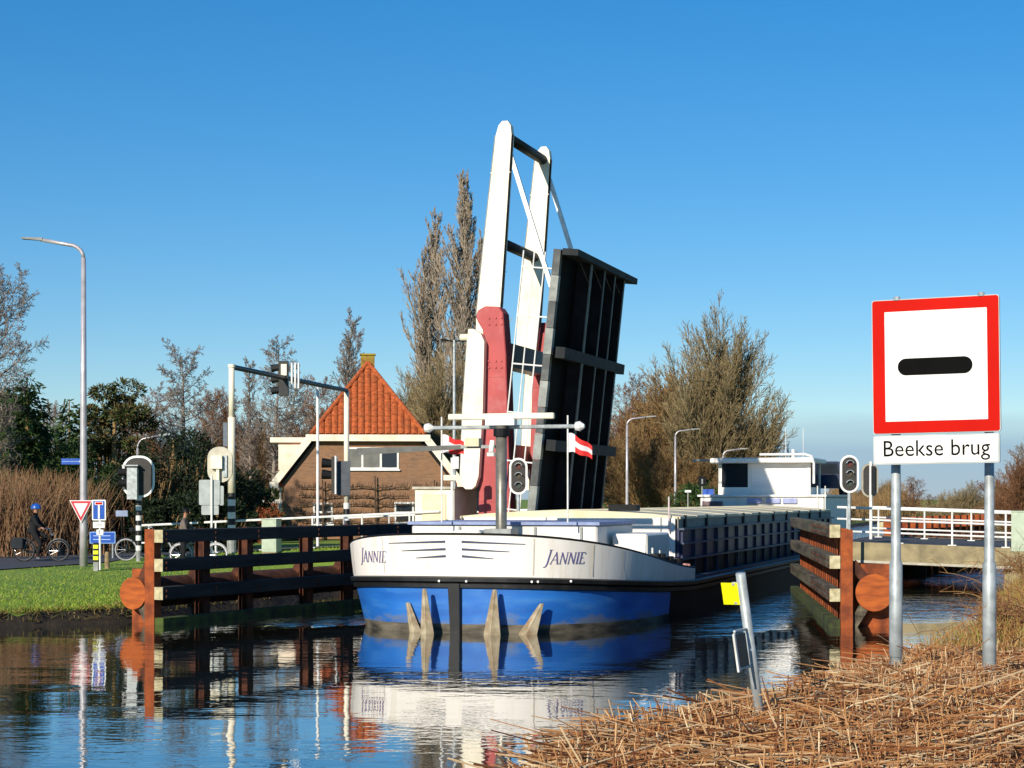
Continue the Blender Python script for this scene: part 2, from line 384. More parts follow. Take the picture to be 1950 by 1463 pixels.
# balance arms: the tapered upper part behind the tower head and the counterweight case in front of it
def arm_x(z): return -1.65 + (z - 8.9) * (0.52 / 5.7) if z > 8.4 else -1.74 - (7.84 - z) * 0.052
for ly, lw in ((1.32, 0.28), (5.76, 6.80)):
    zs = [7.4, 8.5, 8.9, 11.0, 14.2, 14.5, 14.64]; hwid = [0.34, 0.38, 0.38, 0.34, 0.26, 0.2, 0.09]
    ax_ = lambda z: -1.65 + (z - 8.9) * (0.52 / 5.7)
    pr = [(ax_(z) - h_, z) for z, h_ in zip(zs, hwid)] + [(ax_(z) + h_, z) for z, h_ in reversed(list(zip(zs, hwid)))]
    ar = MB().poly(pr, (0, ly + 0.15, 0), (1, 0, 0), (0, 0, 1), 0.3).build('balance_arm', M['cream'], br)
    for z in (9.6, 11.4, 13.0): MB().span(ax_(z) - 0.33, ax_(z) + 0.33, ly - 0.156, ly - 0.1505, z, z + 0.03).build('weld_seam', M['cream'], ar)
    pp = [(ax_(z) + h_ + 0.03, z) for z, h_ in zip(zs[1:5], hwid[1:5])]
    MB().tube([(a, ly - 0.1, z) for a, z in pp], 0.03, 6).build('edge_flange', M['dark'], ar)
    MB().tube([(2 * ax_(z) - a, ly - 0.1, z) for (a, z) in pp], 0.022, 6).build('edge_flange', M['greypaint'], ar)
    MB().beam((ax_(13.7) + 0.2, ly, 13.7), lf(7.0, ly, -0.05), 0.12, 0.14).build('hanger_rod', M['white'], br)
    zs = [3.0, 3.1, 3.4, 5.5, 7.6, 7.85, 8.0]; hl = [0.10, 0.22, 0.30, 0.33, 0.29, 0.28, 0.27]; hr = [0.10, 0.22, 0.30, 0.33, 0.27, 0.14, -0.12]
    pr = [(arm_x(z) - h_, z) for z, h_ in zip(zs, hl)] + [(arm_x(z) + h_, z) for z, h_ in reversed(list(zip(zs, hr)))]
    cs = MB().poly(pr, (0, lw + 0.13, 0), (1, 0, 0), (0, 0, 1), 0.26).build('counterweight_case', M['cream'], br)
    pp = [(arm_x(z) - h_ - 0.03, z) for z, h_ in zip(zs[2:6], hl[2:6])]
    MB().tube([(a, lw - 0.05, z) for a, z in pp], 0.022, 6).build('edge_flange', M['greypaint'], cs)
    MB().tube([(-2.3, lw, 7.75), (-2.0, lw, 7.75)], 0.11, 12).build('pivot_bearing', M['cream'], cs)
MB().tube([(ax_(14.2), 1.4, 14.2), (ax_(14.2), 5.7, 14.2)], 0.17, 12).build('cross_tube', M['dark'], br, True)
MB().tube([(ax_(10.9), 1.4, 10.9), (ax_(10.9), 5.7, 10.9)], 0.17, 12).build('cross_tube', M['dark'], br, True)
MB().beam((-1.95, 0.42, 4.1), (-1.95, 6.66, 4.1), 0.3, 0.8).build('counterweight', M['cream'], br)

# pier the bridge stands on
pier = thing('bridge_pier', 'pale concrete pier under the raised drawbridge', 'pier', (hx, hy, 0), RZ)
MB().span(-2.6, -0.02, -0.5, 10.2, -1.5, 1.19).build('pier_wall', M['concrete'], pier, bevel=0.03)
MB().span(-2.7, 0.06, -0.6, 10.3, 1.192, 1.34).build('coping', M['concretelight'], pier, bevel=0.02)
mc = thing('machine_cabin', 'cream machine cabin at the foot of the red bridge tower', 'cabin', (hx, hy, 0), RZ)
MB().span(-3.75, -2.45, 0.1, 2.4, 1.0, 3.0).build('cabin_wall', M['cream'], mc)
MB().span(-3.82, -2.4, 0.02, 2.48, 3.0, 3.08).build('cabin_roof', M['concretelight'], mc)
MB().span(-3.5, -2.72, 0.06, 0.098, 1.1, 2.85).build('cabin_door', mat('cream_door', '#e6d3ad', '#dcc79f', 0.5), mc)
MB().span(-2.70, -2.63, 0.02, 0.06, 1.9, 2.05).build('door_handle', M['dark'], mc)

# ---- right approach span with its railing
sx, sy = C(-6.62, 54.45)
def deck_z(x): return 1.45 - 0.033 * x
ra = thing('approach_span', 'stained concrete bridge span over the water on the right', 'bridge span', (sx, sy, 0), RZ)
def slab(x0, x1, y0, y1, zt, zb, m_, nm, par, parts=6):
    k = MB(); vs = []; n_ = parts
    for i in range(n_ + 1):
        x = x0 + (x1 - x0) * i / n_
        for y in (y0, y1):
            for dz in (zt, zb): vs.append(V((x, y, deck_z(x) + dz)))
    fs = []
    for i in range(n_):
        a = 4 * i
        for p, q in ((0, 1), (1, 3), (3, 2), (2, 0)): fs.append((a + p, a + q, a + 4 + q, a + 4 + p))
    fs += [(0, 2, 3, 1), (4 * n_, 4 * n_ + 1, 4 * n_ + 3, 4 * n_ + 2)]
    k.add(vs, fs); return k.build(nm, m_, par)
slab(0, 16, 0.28, 9.2, -0.02, -0.5, M['asphalt'], 'deck', ra)
slab(0, 16, 0, 0.276, 0.0, -0.52, M['concrete'], 'fascia_beam', ra)
slab(-0.03, 16, -0.03, 0.3, -0.523, -0.60, M['concretelight'], 'fascia_ledge', ra)
slab(0, 16, 9.204, 9.5, 0.0, -0.52, M['concrete'], 'fascia_beam', ra)
MB().span(-0.05, 0.9, 0.1, 9.3, -1.5, 0.80).build('support_pier', M['concretelight'], ra)
MB().span(4.7, 16.2, 0.2, 9.3, -1.5, 0.70).build('abutment', M['concrete'], ra)
def railing(par, xs, y, zf, rails=(1.0, 0.66, 0.3), x0=None, x1=None):
    x0 = xs[0] - 0.3 if x0 is None else x0; x1 = xs[-1] + 0.3 if x1 is None else x1
    for x in xs:
        MB().tube([(x, y, zf(x)), (x, y, zf(x) + 1.02)], 0.03, 6).span(x - 0.12, x + 0.12, y - 0.09, y + 0.09, zf(x), zf(x) + 0.025).build('railing_post', M['white'], par)
    for h_ in rails:
        MB().tube([(x0, y, zf(x0) + h_), (x1, y, zf(x1) + h_)], 0.038 if h_ > 0.9 else 0.03, 6).build('railing_rail', M['white'], par)
rr = thing('bridge_railing', 'white tube railing along the near edge of the right span', 'railing', (sx, sy, 0), RZ, 'white bridge railings')
railing(rr, [0.25 + 1.5 * i for i in range(11)], 0.14, deck_z)
rr = thing('bridge_railing', 'white tube railing along the far edge of the right span', 'railing', (sx, sy, 0), RZ, 'white bridge railings')
railing(rr, [0.4 + 1.5 * i for i in range(11)], 7.6, lambda x: deck_z(x) - 0.02)

# ---- left approach railings (on the ramp)
lx0, ly0 = C(-16.07, 54.3)
zr_ = lambda x: ramp_z(-16.07 + x) + 0.015
rr = thing('bridge_railing', 'white railing on the left ramp in front of the gabled house', 'railing', (lx0, ly0, 0), RZ, 'white bridge railings')
railing(rr, [-10.6, -8.9, -7.2, -5.5, -3.9], 0.0, zr_, rails=(1.0, 0.42), x0=-11.0, x1=-2.9)
rr = thing('bridge_railing', 'white railing on the far side of the left ramp', 'railing', (lx0, ly0, 0), RZ, 'white bridge railings')
railing(rr, [-10.0, -8.2, -6.4, -4.6, -2.9], 9.5, zr_, rails=(1.0, 0.42), x0=-10.4, x1=-2.6)
rr = thing('bridge_railing', 'short white railing beside the pale green cabinet', 'railing', (lx0, ly0, 0), RZ, 'white bridge railings')
railing(rr, [-13.2, -12.0], 0.35, lambda x: ramp_z(-16.07 + x) + 0.015, rails=(1.0, 0.42), x0=-13.5, x1=-11.4)

# ================================================================== timber fenders
def fender(label, p_near, p_far, post_t, side, disc_r, disc_z, pipe_off, zs_, dark):
    p0 = V((*p_near, 0)); p1 = V((*p_far, 0)); Ld = (p1 - p0).length; ang = math.atan2(-(p1 - p0).x, (p1 - p0).y)
    th = thing('timber_fender', label, 'fender', p0, ang, 'guide fenders of the bridge passage')
    # local y runs along the fender; local x points to the right; side = +1 when the canal lies to local +x
    wood = M['timberdark'] if dark else M['timber']
    nseg = 4
    for zi, z in enumerate(zs_):
        for i in range(nseg):
            a, b = -0.12 + Ld * i / nseg + (0.012 if i else 0), Ld * (i + 1) / nseg
            wl = MB().span(side * 0.13, side * 0.36, a, b, z - 0.14, z + 0.14).build('waling', M['moss'] if zi == len(zs_) - 1 else wood, th, bevel=0.015)
            if i == 0 and zi < len(zs_) - 1:
                MB().span(side * 0.135, side * 0.355, -0.128, -0.1205, z - 0.135, z + 0.135).build('end_grain', M['endgrain'], wl)
    for k_, t in enumerate(post_t):
        k = MB()
        k.span(-0.125, -0.105, t - 0.12, t + 0.12, -1.5, 2.05).span(0.105, 0.125, t - 0.12, t + 0.12, -1.5, 2.05).span(-0.104, 0.104, t - 0.12 if k_ == 0 else t - 0.01, t - 0.1 if k_ == 0 else t + 0.01, -1.5, 2.05)
        k.build('post', M['rust'] if k_ == 0 or not dark else M['rustdark'], th)
        if k_ < 9:
            for z in zs_[:-1]:
                for dz in (0.05, -0.07): MB().tube([(side * 0.36, t, z + dz), (side * 0.385, t, z + dz)], 0.032, 6).build('bolt_head', M['rustdark'], th)
        xo = -side * pipe_off
        MB().beam((-side * 0.13, t + 0.12, 1.35), (xo + side * disc_r * 0.5, t + 0.12, disc_z + disc_r * 0.75), 0.16, 0.2).build('brace', M['rustdark'], th)
        if k_ < 2: MB().beam((-side * 0.13, t + 0.12, 0.02), (xo + side * disc_r * 0.5, t + 0.12, disc_z - disc_r * 0.75), 0.16, 0.2).build('brace', M['timber'], th)
    xo = -side * pipe_off
    pipe = MB().tube([(xo, 0.02, disc_z), (xo, Ld * 0.72, disc_z)], disc_r - 0.01, 28).build('pipe', M['rustdark'], th)
    MB().tube([(xo, -0.02, disc_z), (xo, 0.018, disc_z)], disc_r, 36).build('pipe_end_plate', M['rustplate'], pipe)
    MB().span(xo - 0.30, xo + 0.30, 0.35, 0.42, -1.2, disc_z + disc_r + 0.17).build('sheet_pile', M['rust'], th) if dark else \
        MB().span(xo - 0.42, xo + 0.62, 0.42, 0.5, -1.2, disc_z + disc_r + 0.2).build('sheet_pile', M['rust'], th)
    return th
fender('dark timber fender with three planks leading to the drawbridge', (-7.7, 39.4), (0.2, 55.6), [0.0, 1.8, 3.5, 6.1, 8.0, 10.0, 12.2, 14.4, 16.6], 1, 0.345, 0.66, 0.52, (1.90, 1.28, 0.68, 0.02), True)
fender('weathered grey timber fender with big rusty pipe behind the tall sign', (7.02, 38.6), (8.45, 53.4), [0.0] + [1.0 + 0.62 * i for i in range(22)], -1, 0.39, 0.73, 0.58, (2.02, 1.37, 0.68, 0.03), False)
fender('rusty fender with pale blocks seen beyond the right span', C(-6.2, 65.2), C(-3.4, 80.5), [0.0] + [1.1 + 1.1 * i for i in range(13)], -1, 0.36, 0.7, 0.6, (1.75, 1.2, 0.6, 0.03), False)

# ================================================================== the barge
BA = R(17.2)
bg_ = thing('cargo_barge', 'white and blue cargo barge passing out under the open drawbridge', 'barge', (-1.12, 37.0, 0), -BA)
LB, HBm, LEND = 5.2, 3.32, 7.7           # length of the curved bow, half beam, end of the bulwark
def hb0(l):
    if l >= LB: return HBm
    return HBm * (1 - (1 - max(0, l) / LB) ** 2.9) ** (1 / 2.9)
def zrub(l): return 0.77 + 0.34 * max(0, 1 - l / LEND) ** 1.4
def ztop(l):
    return 1.05 + 0.92 * max(0, 1 - l / 8.2) ** 1.55
def hullpt(l, z, side, off=0.0):
    b = min(1, l / 7.0)
    f = 0.875 + 0.115 * z / 1.1 if z < 1.1 else 0.99 + 0.035 * (z - 1.1)
    f = 1 - (1 - f) * (1 - b)
    x = hb0(l) * f
    # outward offset in plan
    if off:
        d = 0.01; dx = (hb0(l + d) - hb0(max(0, l))) * f; nx, ny = d, -dx
        q = math.hypot(nx, ny); x += off * nx / q; l = l + off * ny / q
    return V((side * x, l - 0.09 * max(0, z) * (1 - b), z))
LS = [LB * (1 - math.cos(math.pi / 2 * (i / 22) ** 1.25)) ** 1.6 for i in range(23)] + [6.2, 6.9, 7.6, 9, 12, 16, 20, 25, 30, 36, 42, 46]
LS[0] = 0.0
M['hullblue'] = mat('worn_blue_hull', '#2570c2', '#1a5cab', 0.5, scale=1.4, dirt='#4f84b4', dscale=1.5, stretch=(0.5, 0.5, 2.6), bump=0.006, bscale=2.5)
M['hullblack'] = mat('black_hull', '#0f0f11', '#0a0a0c', 0.6, scale=1, dirt='#1d1d20', dscale=0.7, spec=0.2)
M['boot'] = mat('muddy_boot_topping', '#776e5c', '#2c2923', 0.8, scale=2.2, dirt='#1c1a17', dscale=1.4, stretch=(0.6, 0.6, 2.0))
M['barwhite'] = mat('barge_white', '#ece6dc', '#e6dfd3', 0.4, scale=0.8, dirt='#cfbfa4', dscale=1.8, stretch=(2.2, 2.2, 0.4), bump=0.006, bscale=1.6)
M['navy'] = mat('navy_coaming', '#16264f', '#111c3c', 0.4, scale=1.0, dirt='#232c44')
M['rail_l'] = mat('pale_stringer', '#3f485e', '#2e3644', 0.5, scale=3)
M['hatch'] = mat('cream_hatch', '#ddd3b4', '#cdbf98', 0.55, scale=2, dirt='#a5997a', dscale=1.0)
M['name'] = mat('violet_lettering', '#6a6390', '#5c5582', 0.5)
M['stripe'] = mat('slate_stripe', '#33415a', '#2b384f', 0.5)
def waterline_grime(m):
    t = m.node_tree; b = t.nodes['Principled BSDF']; old = b.inputs['Base Color'].links[0].from_socket
    co = t.nodes.new('ShaderNodeTexCoord'); sp_ = t.nodes.new('ShaderNodeSeparateXYZ'); t.links.new(co.outputs['Object'], sp_.inputs[0])
    mp_ = t.nodes.new('ShaderNodeMapping'); mp_.inputs['Scale'].default_value = (0.9, 0.9, 2.2); t.links.new(co.outputs['Object'], mp_.inputs[0])
    n_ = t.nodes.new('ShaderNodeTexNoise'); n_.inputs['Scale'].default_value = 1.3; n_.inputs['Detail'].default_value = 8; n_.inputs['Roughness'].default_value = 0.65; t.links.new(mp_.outputs[0], n_.inputs[0])
    ma_ = t.nodes.new('ShaderNodeMath'); ma_.operation = 'MULTIPLY_ADD'; ma_.inputs[1].default_value = 1.5; ma_.inputs[2].default_value = -0.75; t.links.new(n_.outputs[0], ma_.inputs[0])
    ad_ = t.nodes.new('ShaderNodeMath'); ad_.operation = 'ADD'; t.links.new(sp_.outputs['Z'], ad_.inputs[0]); t.links.new(ma_.outputs[0], ad_.inputs[1])
    mr_ = t.nodes.new('ShaderNodeMapRange'); mr_.inputs[1].default_value = 0.10; mr_.inputs[2].default_value = 0.30; mr_.inputs[3].default_value = 0.7; mr_.inputs[4].default_value = 0.0; t.links.new(ad_.outputs[0], mr_.inputs[0])
    mm = t.nodes.new('ShaderNodeMix'); mm.data_type = 'RGBA'; mm.inputs[7].default_value = lin('#6f7370'); t.links.new(mr_.outputs[0], mm.inputs[0]); t.links.new(old, mm.inputs[6]); t.links.new(mm.outputs[2], b.inputs['Base Color'])
waterline_grime(M['hullblue'])
def sheet(name, zf, side_mats, par, off=0.0, stern=True):
    k = MB(); nz_ = len(zf(0)); path = [(l, -1) for l in reversed(LS)] + [(l, 1) for l in LS[1:]]
    for l, sd in path:
        for z in zf(l): k.v.append(hullpt(l, z, sd, off))
    for i in range(len(path) - 1):
        for j in range(nz_ - 1):
            a = i * nz_ + j; k.f.append([a, a + nz_, a + nz_ + 1, a + 1])
            l = (path[i][0] + path[i + 1][0]) / 2; z = (zf(l)[j] + zf(l)[j + 1]) / 2
            k.m.append(side_mats(l, z))
    if stern:
        a = 0; b_ = (len(path) - 1) * nz_
        for j in range(nz_ - 1): k.f.append([a + j, a + j + 1, b_ + j + 1, b_ + j]); k.m.append(1)
    return k
fr = [-0.7, 0.0, 0.16, 0.30, 0.45, 0.6, 0.8, 1.0]
def hm(l, z):
    top = 0.16 + 0.05 * math.sin(l * 2.1)
    if l > 4.9: return 1
    if z / zrub(l) < 0.2: return 2
    return 0
sheet('hull', lambda l: [-0.6] + [zrub(l) * q for q in fr[1:]], hm, bg_).build('hull', [M['hullblue'], M['hullblack'], M['boot']], bg_, True)
# bulwark, a closed plate with a real thickness
LSb = [l for l in LS if l <= LEND + 0.01]
path = [(l, -1) for l in reversed(LSb)] + [(l, 1) for l in LSb[1:]]
k = MB()
for l, sd in path:
    z0, z1 = zrub(l) + 0.03, ztop(l)
    for z, off in ((z0, 0.01), ((z0 + z1) / 2, 0.012), (z1, 0.015), (z1, 0.015), (z1, -0.06), (z1, -0.06), (z0, -0.07)): k.v.append(hullpt(l, z, sd, off))
for i in range(len(path) - 1):
    for j in (0, 1, 3, 5): a = i * 7 + j; k.f.append([a, a + 7, a + 8, a + 1]); k.m.append(0)
b0 = len(k.v); q = (len(path) - 1) * 7
k.v += [V(k.v[j]) for j in (0, 1, 2, 4, 6)] + [V(k.v[q + j]) for j in (6, 4, 2, 1, 0)]
k.f += [[b0 + j for j in range(5)], [b0 + 5 + j for j in range(5)]]; k.m += [0, 0]
k.build('bulwark', M['barwhite'], bg_, True)
MB().tube([hullpt(l, ztop(l) + 0.012, sd, -0.02) for l, sd in path], 0.035, 6).build('cap_rail', M['dark'], bg_)
def rubrail(nm, dz, r, off):
    k = MB()
    pth = [(l, -1) for l in reversed(LS)] + [(l, 1) for l in LS[1:]]
    for l, sd in pth:
        z = zrub(l) + dz
        for z2, o2 in ((z - r, 0.005), (z - r * 0.6, off), (z + r * 0.6, off), (z + r, 0.005)): k.v.append(hullpt(l, z2, sd, o2))
    for i in range(len(pth) - 1):
        for j in range(3): a = i * 4 + j; k.f.append([a, a + 4, a + 5, a + 1]); k.m.append(0)
    return k.build(nm, M['black'], bg_)
rubrail('rubbing_strake', -0.03, 0.065, 0.09)
rubrail('rubbing_strake', -0.155, 0.065, 0.06)
# stem bar
k = MB()
for i in range(6):
    z0 = -0.5 + 1.5 * i / 6; z1 = -0.5 + 1.5 * (i + 1) / 6
    w0 = 0.125 + 0.05 * i / 6; w1 = 0.125 + 0.05 * (i + 1) / 6
    y0 = -0.09 * max(0, z0); y1 = -0.09 * max(0, z1)
    k.add([V((-w0, y0 + 0.06, z0)), V((-w0 * .7, y0 - 0.1, z0)), V((w0 * .7, y0 - 0.1, z0)), V((w0, y0 + 0.06, z0)),
           V((-w1, y1 + 0.06, z1)), V((-w1 * .7, y1 - 0.1, z1)), V((w1 * .7, y1 - 0.1, z1)), V((w1, y1 + 0.06, z1))],
          [(0, 1, 5, 4), (1, 2, 6, 5), (2, 3, 7, 6)])
k.build('stem_bar', M['black'], bg_)
# decks
k = MB(); Ld = [l for l in LS]
for l in Ld:
    p = hullpt(l, zrub(l), 1, -0.04); k.v += [V((-max(0, p.x), p.y, zrub(l) + 0.02)), V((max(0, p.x), p.y, zrub(l) + 0.02))]
for i in range(len(Ld) - 1): a = 2 * i; k.f.append([a, a + 1, a + 3, a + 2]); k.m.append(0)
k.build('deck', mat('deck_grey', '#5c5f63', '#484a4e', 0.7, scale=4), bg_)

# plan arc length on the bow at bulwark height, for lettering and stripes
arc = [(0.0, 0.0)]; lp = hullpt(0, 1.5, 1)
for i in range(1, 400):
    l = 5.0 * (i / 400) ** 2; p = hullpt(l, 1.5, 1); arc.append((arc[-1][0] + (V((p.x, p.y)) - V((lp.x, lp.y))).length, l)); lp = p
def u2l(u):
    for i in range(1, len(arc)):
        if arc[i][0] >= u:
            a, b = arc[i - 1], arc[i]; return a[1] + (b[1] - a[1]) * (u - a[0]) / (b[0] - a[0])
    return arc[-1][1]
def onbow(u, z, side, off=0.026): return hullpt(u2l(u), z, side, off)
def bowstroke(k, u0, z0, u1, z1, wd, side, wd1=None, n_=5):
    du, dz = u1 - u0, z1 - z0; L = math.hypot(du, dz); nx, ny = -dz / L, du / L; vs = []
    for i in range(n_ + 1):
        q = i / n_; w2 = (wd + ((wd1 if wd1 is not None else wd) - wd) * q) / 2
        for sg in (-1, 1):
            for off in (0.019, 0.027): vs.append(onbow(u0 + du * q + nx * w2 * sg, z0 + dz * q + ny * w2 * sg, side, off))
    fs = []
    for i in range(n_):
        a = 4 * i
        for p, q2 in ((0, 1), (1, 3), (3, 2), (2, 0)): fs.append((a + p, a + q2, a + 4 + q2, a + 4 + p))
    fs += [(0, 2, 3, 1), (4 * n_, 4 * n_ + 1, 4 * n_ + 3, 4 * n_ + 2)]
    k.add(vs, fs)
LET = {'J': ([(.30, 1.25, .22, 0.0, .15), (.22, 0.0, .12, -.25, .12), (.12, -.25, -.06, -.3, .07), (.12, 1.25, .46, 1.25, .05)], .50),
       'A': ([(.02, 0, .38, 1.05, .06), (.34, 1.05, .66, 0, .15), (.13, .36, .50, .36, .05), (-.06, 0, .12, 0, .04), (.54, 0, .78, 0, .04)], .80),
       'N': ([(.10, 0, .10, 1, .06), (.10, 1, .62, 0, .14), (.62, 0, .62, 1, .06), (.0, 0, .2, 0, .04), (.02, 1, .15, 1, .04), (.52, 1, .72, 1, .04)], .80),
       'I': ([(.14, 0, .14, 1, .14), (.02, 0, .27, 0, .04), (.02, 1, .27, 1, .04)], .34),
       'E': ([(.14, 0, .14, 1, .14), (.02, 0, .55, 0, .06), (.02, 1, .52, 1, .06), (.14, .52, .42, .52, .05), (.55, 0, .57, .2, .05), (.52, 1, .53, .83, .05)], .6)}
for side in (1, -1):
    k = MB(); size = 0.225; x = 0
    word = 'JANNIE'; tot = sum(LET[c_][1] for c_ in word)
    for c_ in word:
        sc_ = 1.1 if c_ == 'J' else 1.0
        for (x0, y0, x1, y1, wd) in LET[c_][0]:
            def m_(xx, yy): 
                U = (x + xx + 0.22 * yy) * size; return (1.84 + U if side == 1 else 1.50 + tot * size + 0.06 - U), 1.40 + yy * size
            a = m_(x0, y0); b = m_(x1, y1); bowstroke(k, a[0], a[1], b[0], b[1], wd * size * 0.66, side)
        x += LET[c_][1]
    k.build('name_lettering', M['name'], bg_)
    for i, (z, u1) in enumerate(((1.84, 1.45), (1.69, 1.14), (1.55, 0.82))):
        k = MB(); bowstroke(k, 0.17, z, u1, z - 0.045, 0.046, side, 0.012, 10); k.build('bow_stripe', M['stripe'], bg_)
# plate seams on the bow
for side in (1, -1):
    for u in (1.62, 2.95, 3.9):
        k = MB(); l_ = u2l(u); vs = []
        for i in range(6):
            z = zrub(l_) + 0.08 + (ztop(l_) - zrub(l_) - 0.1) * i / 5
            for dl in (-0.012, 0.012): vs.append(hullpt(u2l(u + dl), z, side, 0.0215))
        k.add(vs, [(2 * i, 2 * i + 1, 2 * i + 3, 2 * i + 2) for i in range(5)]); k.build('plate_seam', mat('seam_white', '#d2c9ba', '#c3b9a8', 0.6), bg_)
# little draught marks and bolts
for u in (-0.3, 0.28, 1.6, 1.72, 2.4): 
    p = onbow(abs(u), 1.05, 1 if u > 0 else -1, 0.09); MB().tube([p, p + V((0, -0.03, 0))], 0.025, 6).build('bolt', M['white'], bg_)
# anchors, flukes up
def fluke(base, tip, bw, par):
    base = V(base); tip = V(tip); k = MB(); d = V((1, 0, 0))
    vs = [base + V((-bw, 0, 0)), base + V((0, -bw * 0.75, 0)), base + V((bw, 0.0, 0)), base + V((0, bw * 0.8, 0))]
    vs += [tip + V((-0.05, 0, 0)), tip + V((0, -0.05, 0)), tip + V((0.05, 0, 0)), tip + V((0, 0.05, 0))]
    k.add(vs, [(0, 1, 5, 4), (1, 2, 6, 5), (2, 3, 7, 6), (3, 0, 4, 7), (4, 5, 6, 7), (3, 2, 1, 0)])
    return k.build('fluke', M['anchor'], par, bevel=0.012)
M['anchor'] = mat('weathered_anchor', '#b7a98c', '#8f7f62', 0.75, scale=5, dirt='#8a5a34', dscale=2.2)
for sd, pts in ((-1, (((-0.80, -0.08), (-1.02, 0.60), 0.16), ((-0.46, -0.42), (-0.54, 0.90), 0.17))), (1, (((0.84, -0.30), (0.90, 0.90), 0.21), ((1.42, 0.02), (1.78, 0.62), 0.24)))):
    an = MB().tube([(sd * 0.45, -0.3, -0.2), (sd * 1.4, 0.05, -0.2)], 0.10, 10).build('anchor', M['anchor'], bg_)
    for (bx, by), (tx, tz), bw in pts: fluke((bx, by, -0.15), (tx, by + 0.02, tz), bw, an)
# foredeck house, boxes, bollards
fc = MB().span(-2.35, 1.95, 3.75, 7.1, 0.85, 2.12).build('forecabin', M['barwhite'], bg_, bevel=0.04)
MB().span(-2.42, 2.02, 3.68, 7.15, 2.122, 2.19).build('cabin_top', mat('pale_blue_deck', '#8e9cc0', '#7c8ab0', 0.5), fc)
for x in (-1.2, 0.55, 1.6): MB().span(x - 0.025, x + 0.025, 3.70, 3.748, 1.4, 2.08).build('panel_joint', M['greypaint'], fc)
MB().span(2.05, 2.85, 4.7, 7.0, 0.85, 1.92).build('deck_locker', M['barwhite'], bg_, bevel=0.04)
MB().span(-1.0, -0.35, 2.6, 3.2, 0.95, 2.02).build('winch_housing', M['barwhite'], bg_, bevel=0.05)
for x, l in ((-2.2, 2.2), (2.75, 4.1), (2.85, 4.9), (-1.3, 1.6), (-0.95, 1.5)):
    z0 = zrub(l); zt_ = ztop(l) + 0.16
    MB().tube([(x, l, z0), (x, l, zt_)], 0.06, 10).beam((x - 0.2, l, zt_ - 0.03), (x + 0.2, l, zt_ - 0.03), 0.09, 0.07).build('bollard', M['greypaint'], bg_)
for i in range(6):
    l = 4.3 + 0.42 * i; p = hullpt(l, 1.3, 1, -0.18); z0 = ztop(l)
    MB().tube([(p.x, l, zrub(l)), (p.x, l, z0 + 0.16 + 0.04 * (i % 2))], 0.12, 12).build('fairlead', M['black'], bg_)
for i in range(3):
    l = 4.0 + i * 0.7; p = hullpt(l, 1.3, 1, -0.35); MB().tube([(p.x, l, zrub(l)), (p.x, l, ztop(l) + 0.32)], 0.022, 6).build('deck_stanchion', M['white'], bg_)
for i, l in enumerate((7.0, 7.35)):
    p = hullpt(l, 1.1, 1, -0.1); MB().tube([(p.x, l, ztop(l) - 0.05), (p.x, l, ztop(l) + 0.1)], [0.07, 0.05], 8).build('lamp_stub', mat('pink_cap', '#c99a8c', '#b5806f', 0.5), bg_)
# foremast with radar and crossbar
fm = MB().tube([(0, 3.0, 0.9), (0, 3.0, 1.95), (0, 3.0, 4.28)], 0.125, 16).build('foremast', mat('mast_steel', '#8f8a7d', '#777266', 0.4, 0.5, dirt='#5e5a50'), bg_, True)
MB().span(-0.3, 0.3, 2.72, 3.28, 1.9, 2.05).build('mast_foot', M['greypaint'], fm)
MB().tube([(0, 3.0, 4.05), (0, 3.0, 4.22)], 0.17, 14).build('mast_collar', M['dark'], fm)
MB().span(-0.33, 0.33, 2.88, 3.12, 4.29, 4.46).tube([(0, 3.0, 4.46), (0, 3.0, 4.5)], 0.12, 12).build('scanner_gearbox', M['white'], fm)
MB().span(-1.2, 1.2, 2.92, 3.05, 4.38, 4.51).build('radar_scanner', M['cream'], fm, bevel=0.02).location.z += 0.04
MB().tube([(-1.66, 3.18, 4.26), (1.66, 3.18, 4.26)], 0.045, 8).build('crossbar', M['galv'], fm)
for x in (-1.72, 1.72): MB().tube([(x - 0.1, 3.18, 4.26), (x, 3.18, 4.26), (x + 0.1, 3.18, 4.26)], [0.09, 0.11, 0.04], 10).build('side_lamp', M['white'], fm)
MB().tube([(-0.2, 3.0, 3.95), (-0.2, 2.9, 3.7)], 0.06, 8).tube([(-0.2, 2.9, 3.7), (-0.2, 2.9, 3.62)], 0.1, 8).build('deck_floodlight', M['white'], fm)
for x in (-1.44, 1.44):
    stf = MB().tube([(x, 3.2, 2.19), (x, 3.2, 4.5)], 0.018, 6).build('flag_staff', M['white'], bg_)
    # rippling flag, white hoist with red and white bands
    sx_ = 1; nx_, nz_2 = 14, 6; fw, fh = 0.52, 0.42; k = MB()
    for th_ in (0, 0.008):
        for i in range(nx_ + 1):
            for j in range(nz_2 + 1):
                u = i / nx_; v_ = j / nz_2
                droop = -0.16 * u * u if x > 0 else -0.03 * u
                k.v.append(V((x + 0.02 + fw * u * 0.98, 3.2 + 0.06 * math.sin(u * 7 + x) * u + th_, 3.70 + fh * v_ * (1 - 0.35 * u) + droop + 0.02 * math.sin(u * 9))))
    nv = (nx_ + 1) * (nz_2 + 1)
    for i in range(nx_):
        for j in range(nz_2):
            a = i * (nz_2 + 1) + j; mi = 1 if i < 4 or 2 <= j < 4 else 0
            k.f.append([a, a + nz_2 + 1, a + nz_2 + 2, a + 1]); k.m.append(mi)
            k.f.append([nv + a, nv + a + 1, nv + a + nz_2 + 2, nv + a + nz_2 + 1]); k.m.append(mi)
    k.build('signal_flag', [mat('flag_red', '#d5221c', '#c41c18', 0.7), mat('flag_white', '#dedad9', '#cfcaca', 0.7)], stf, True)
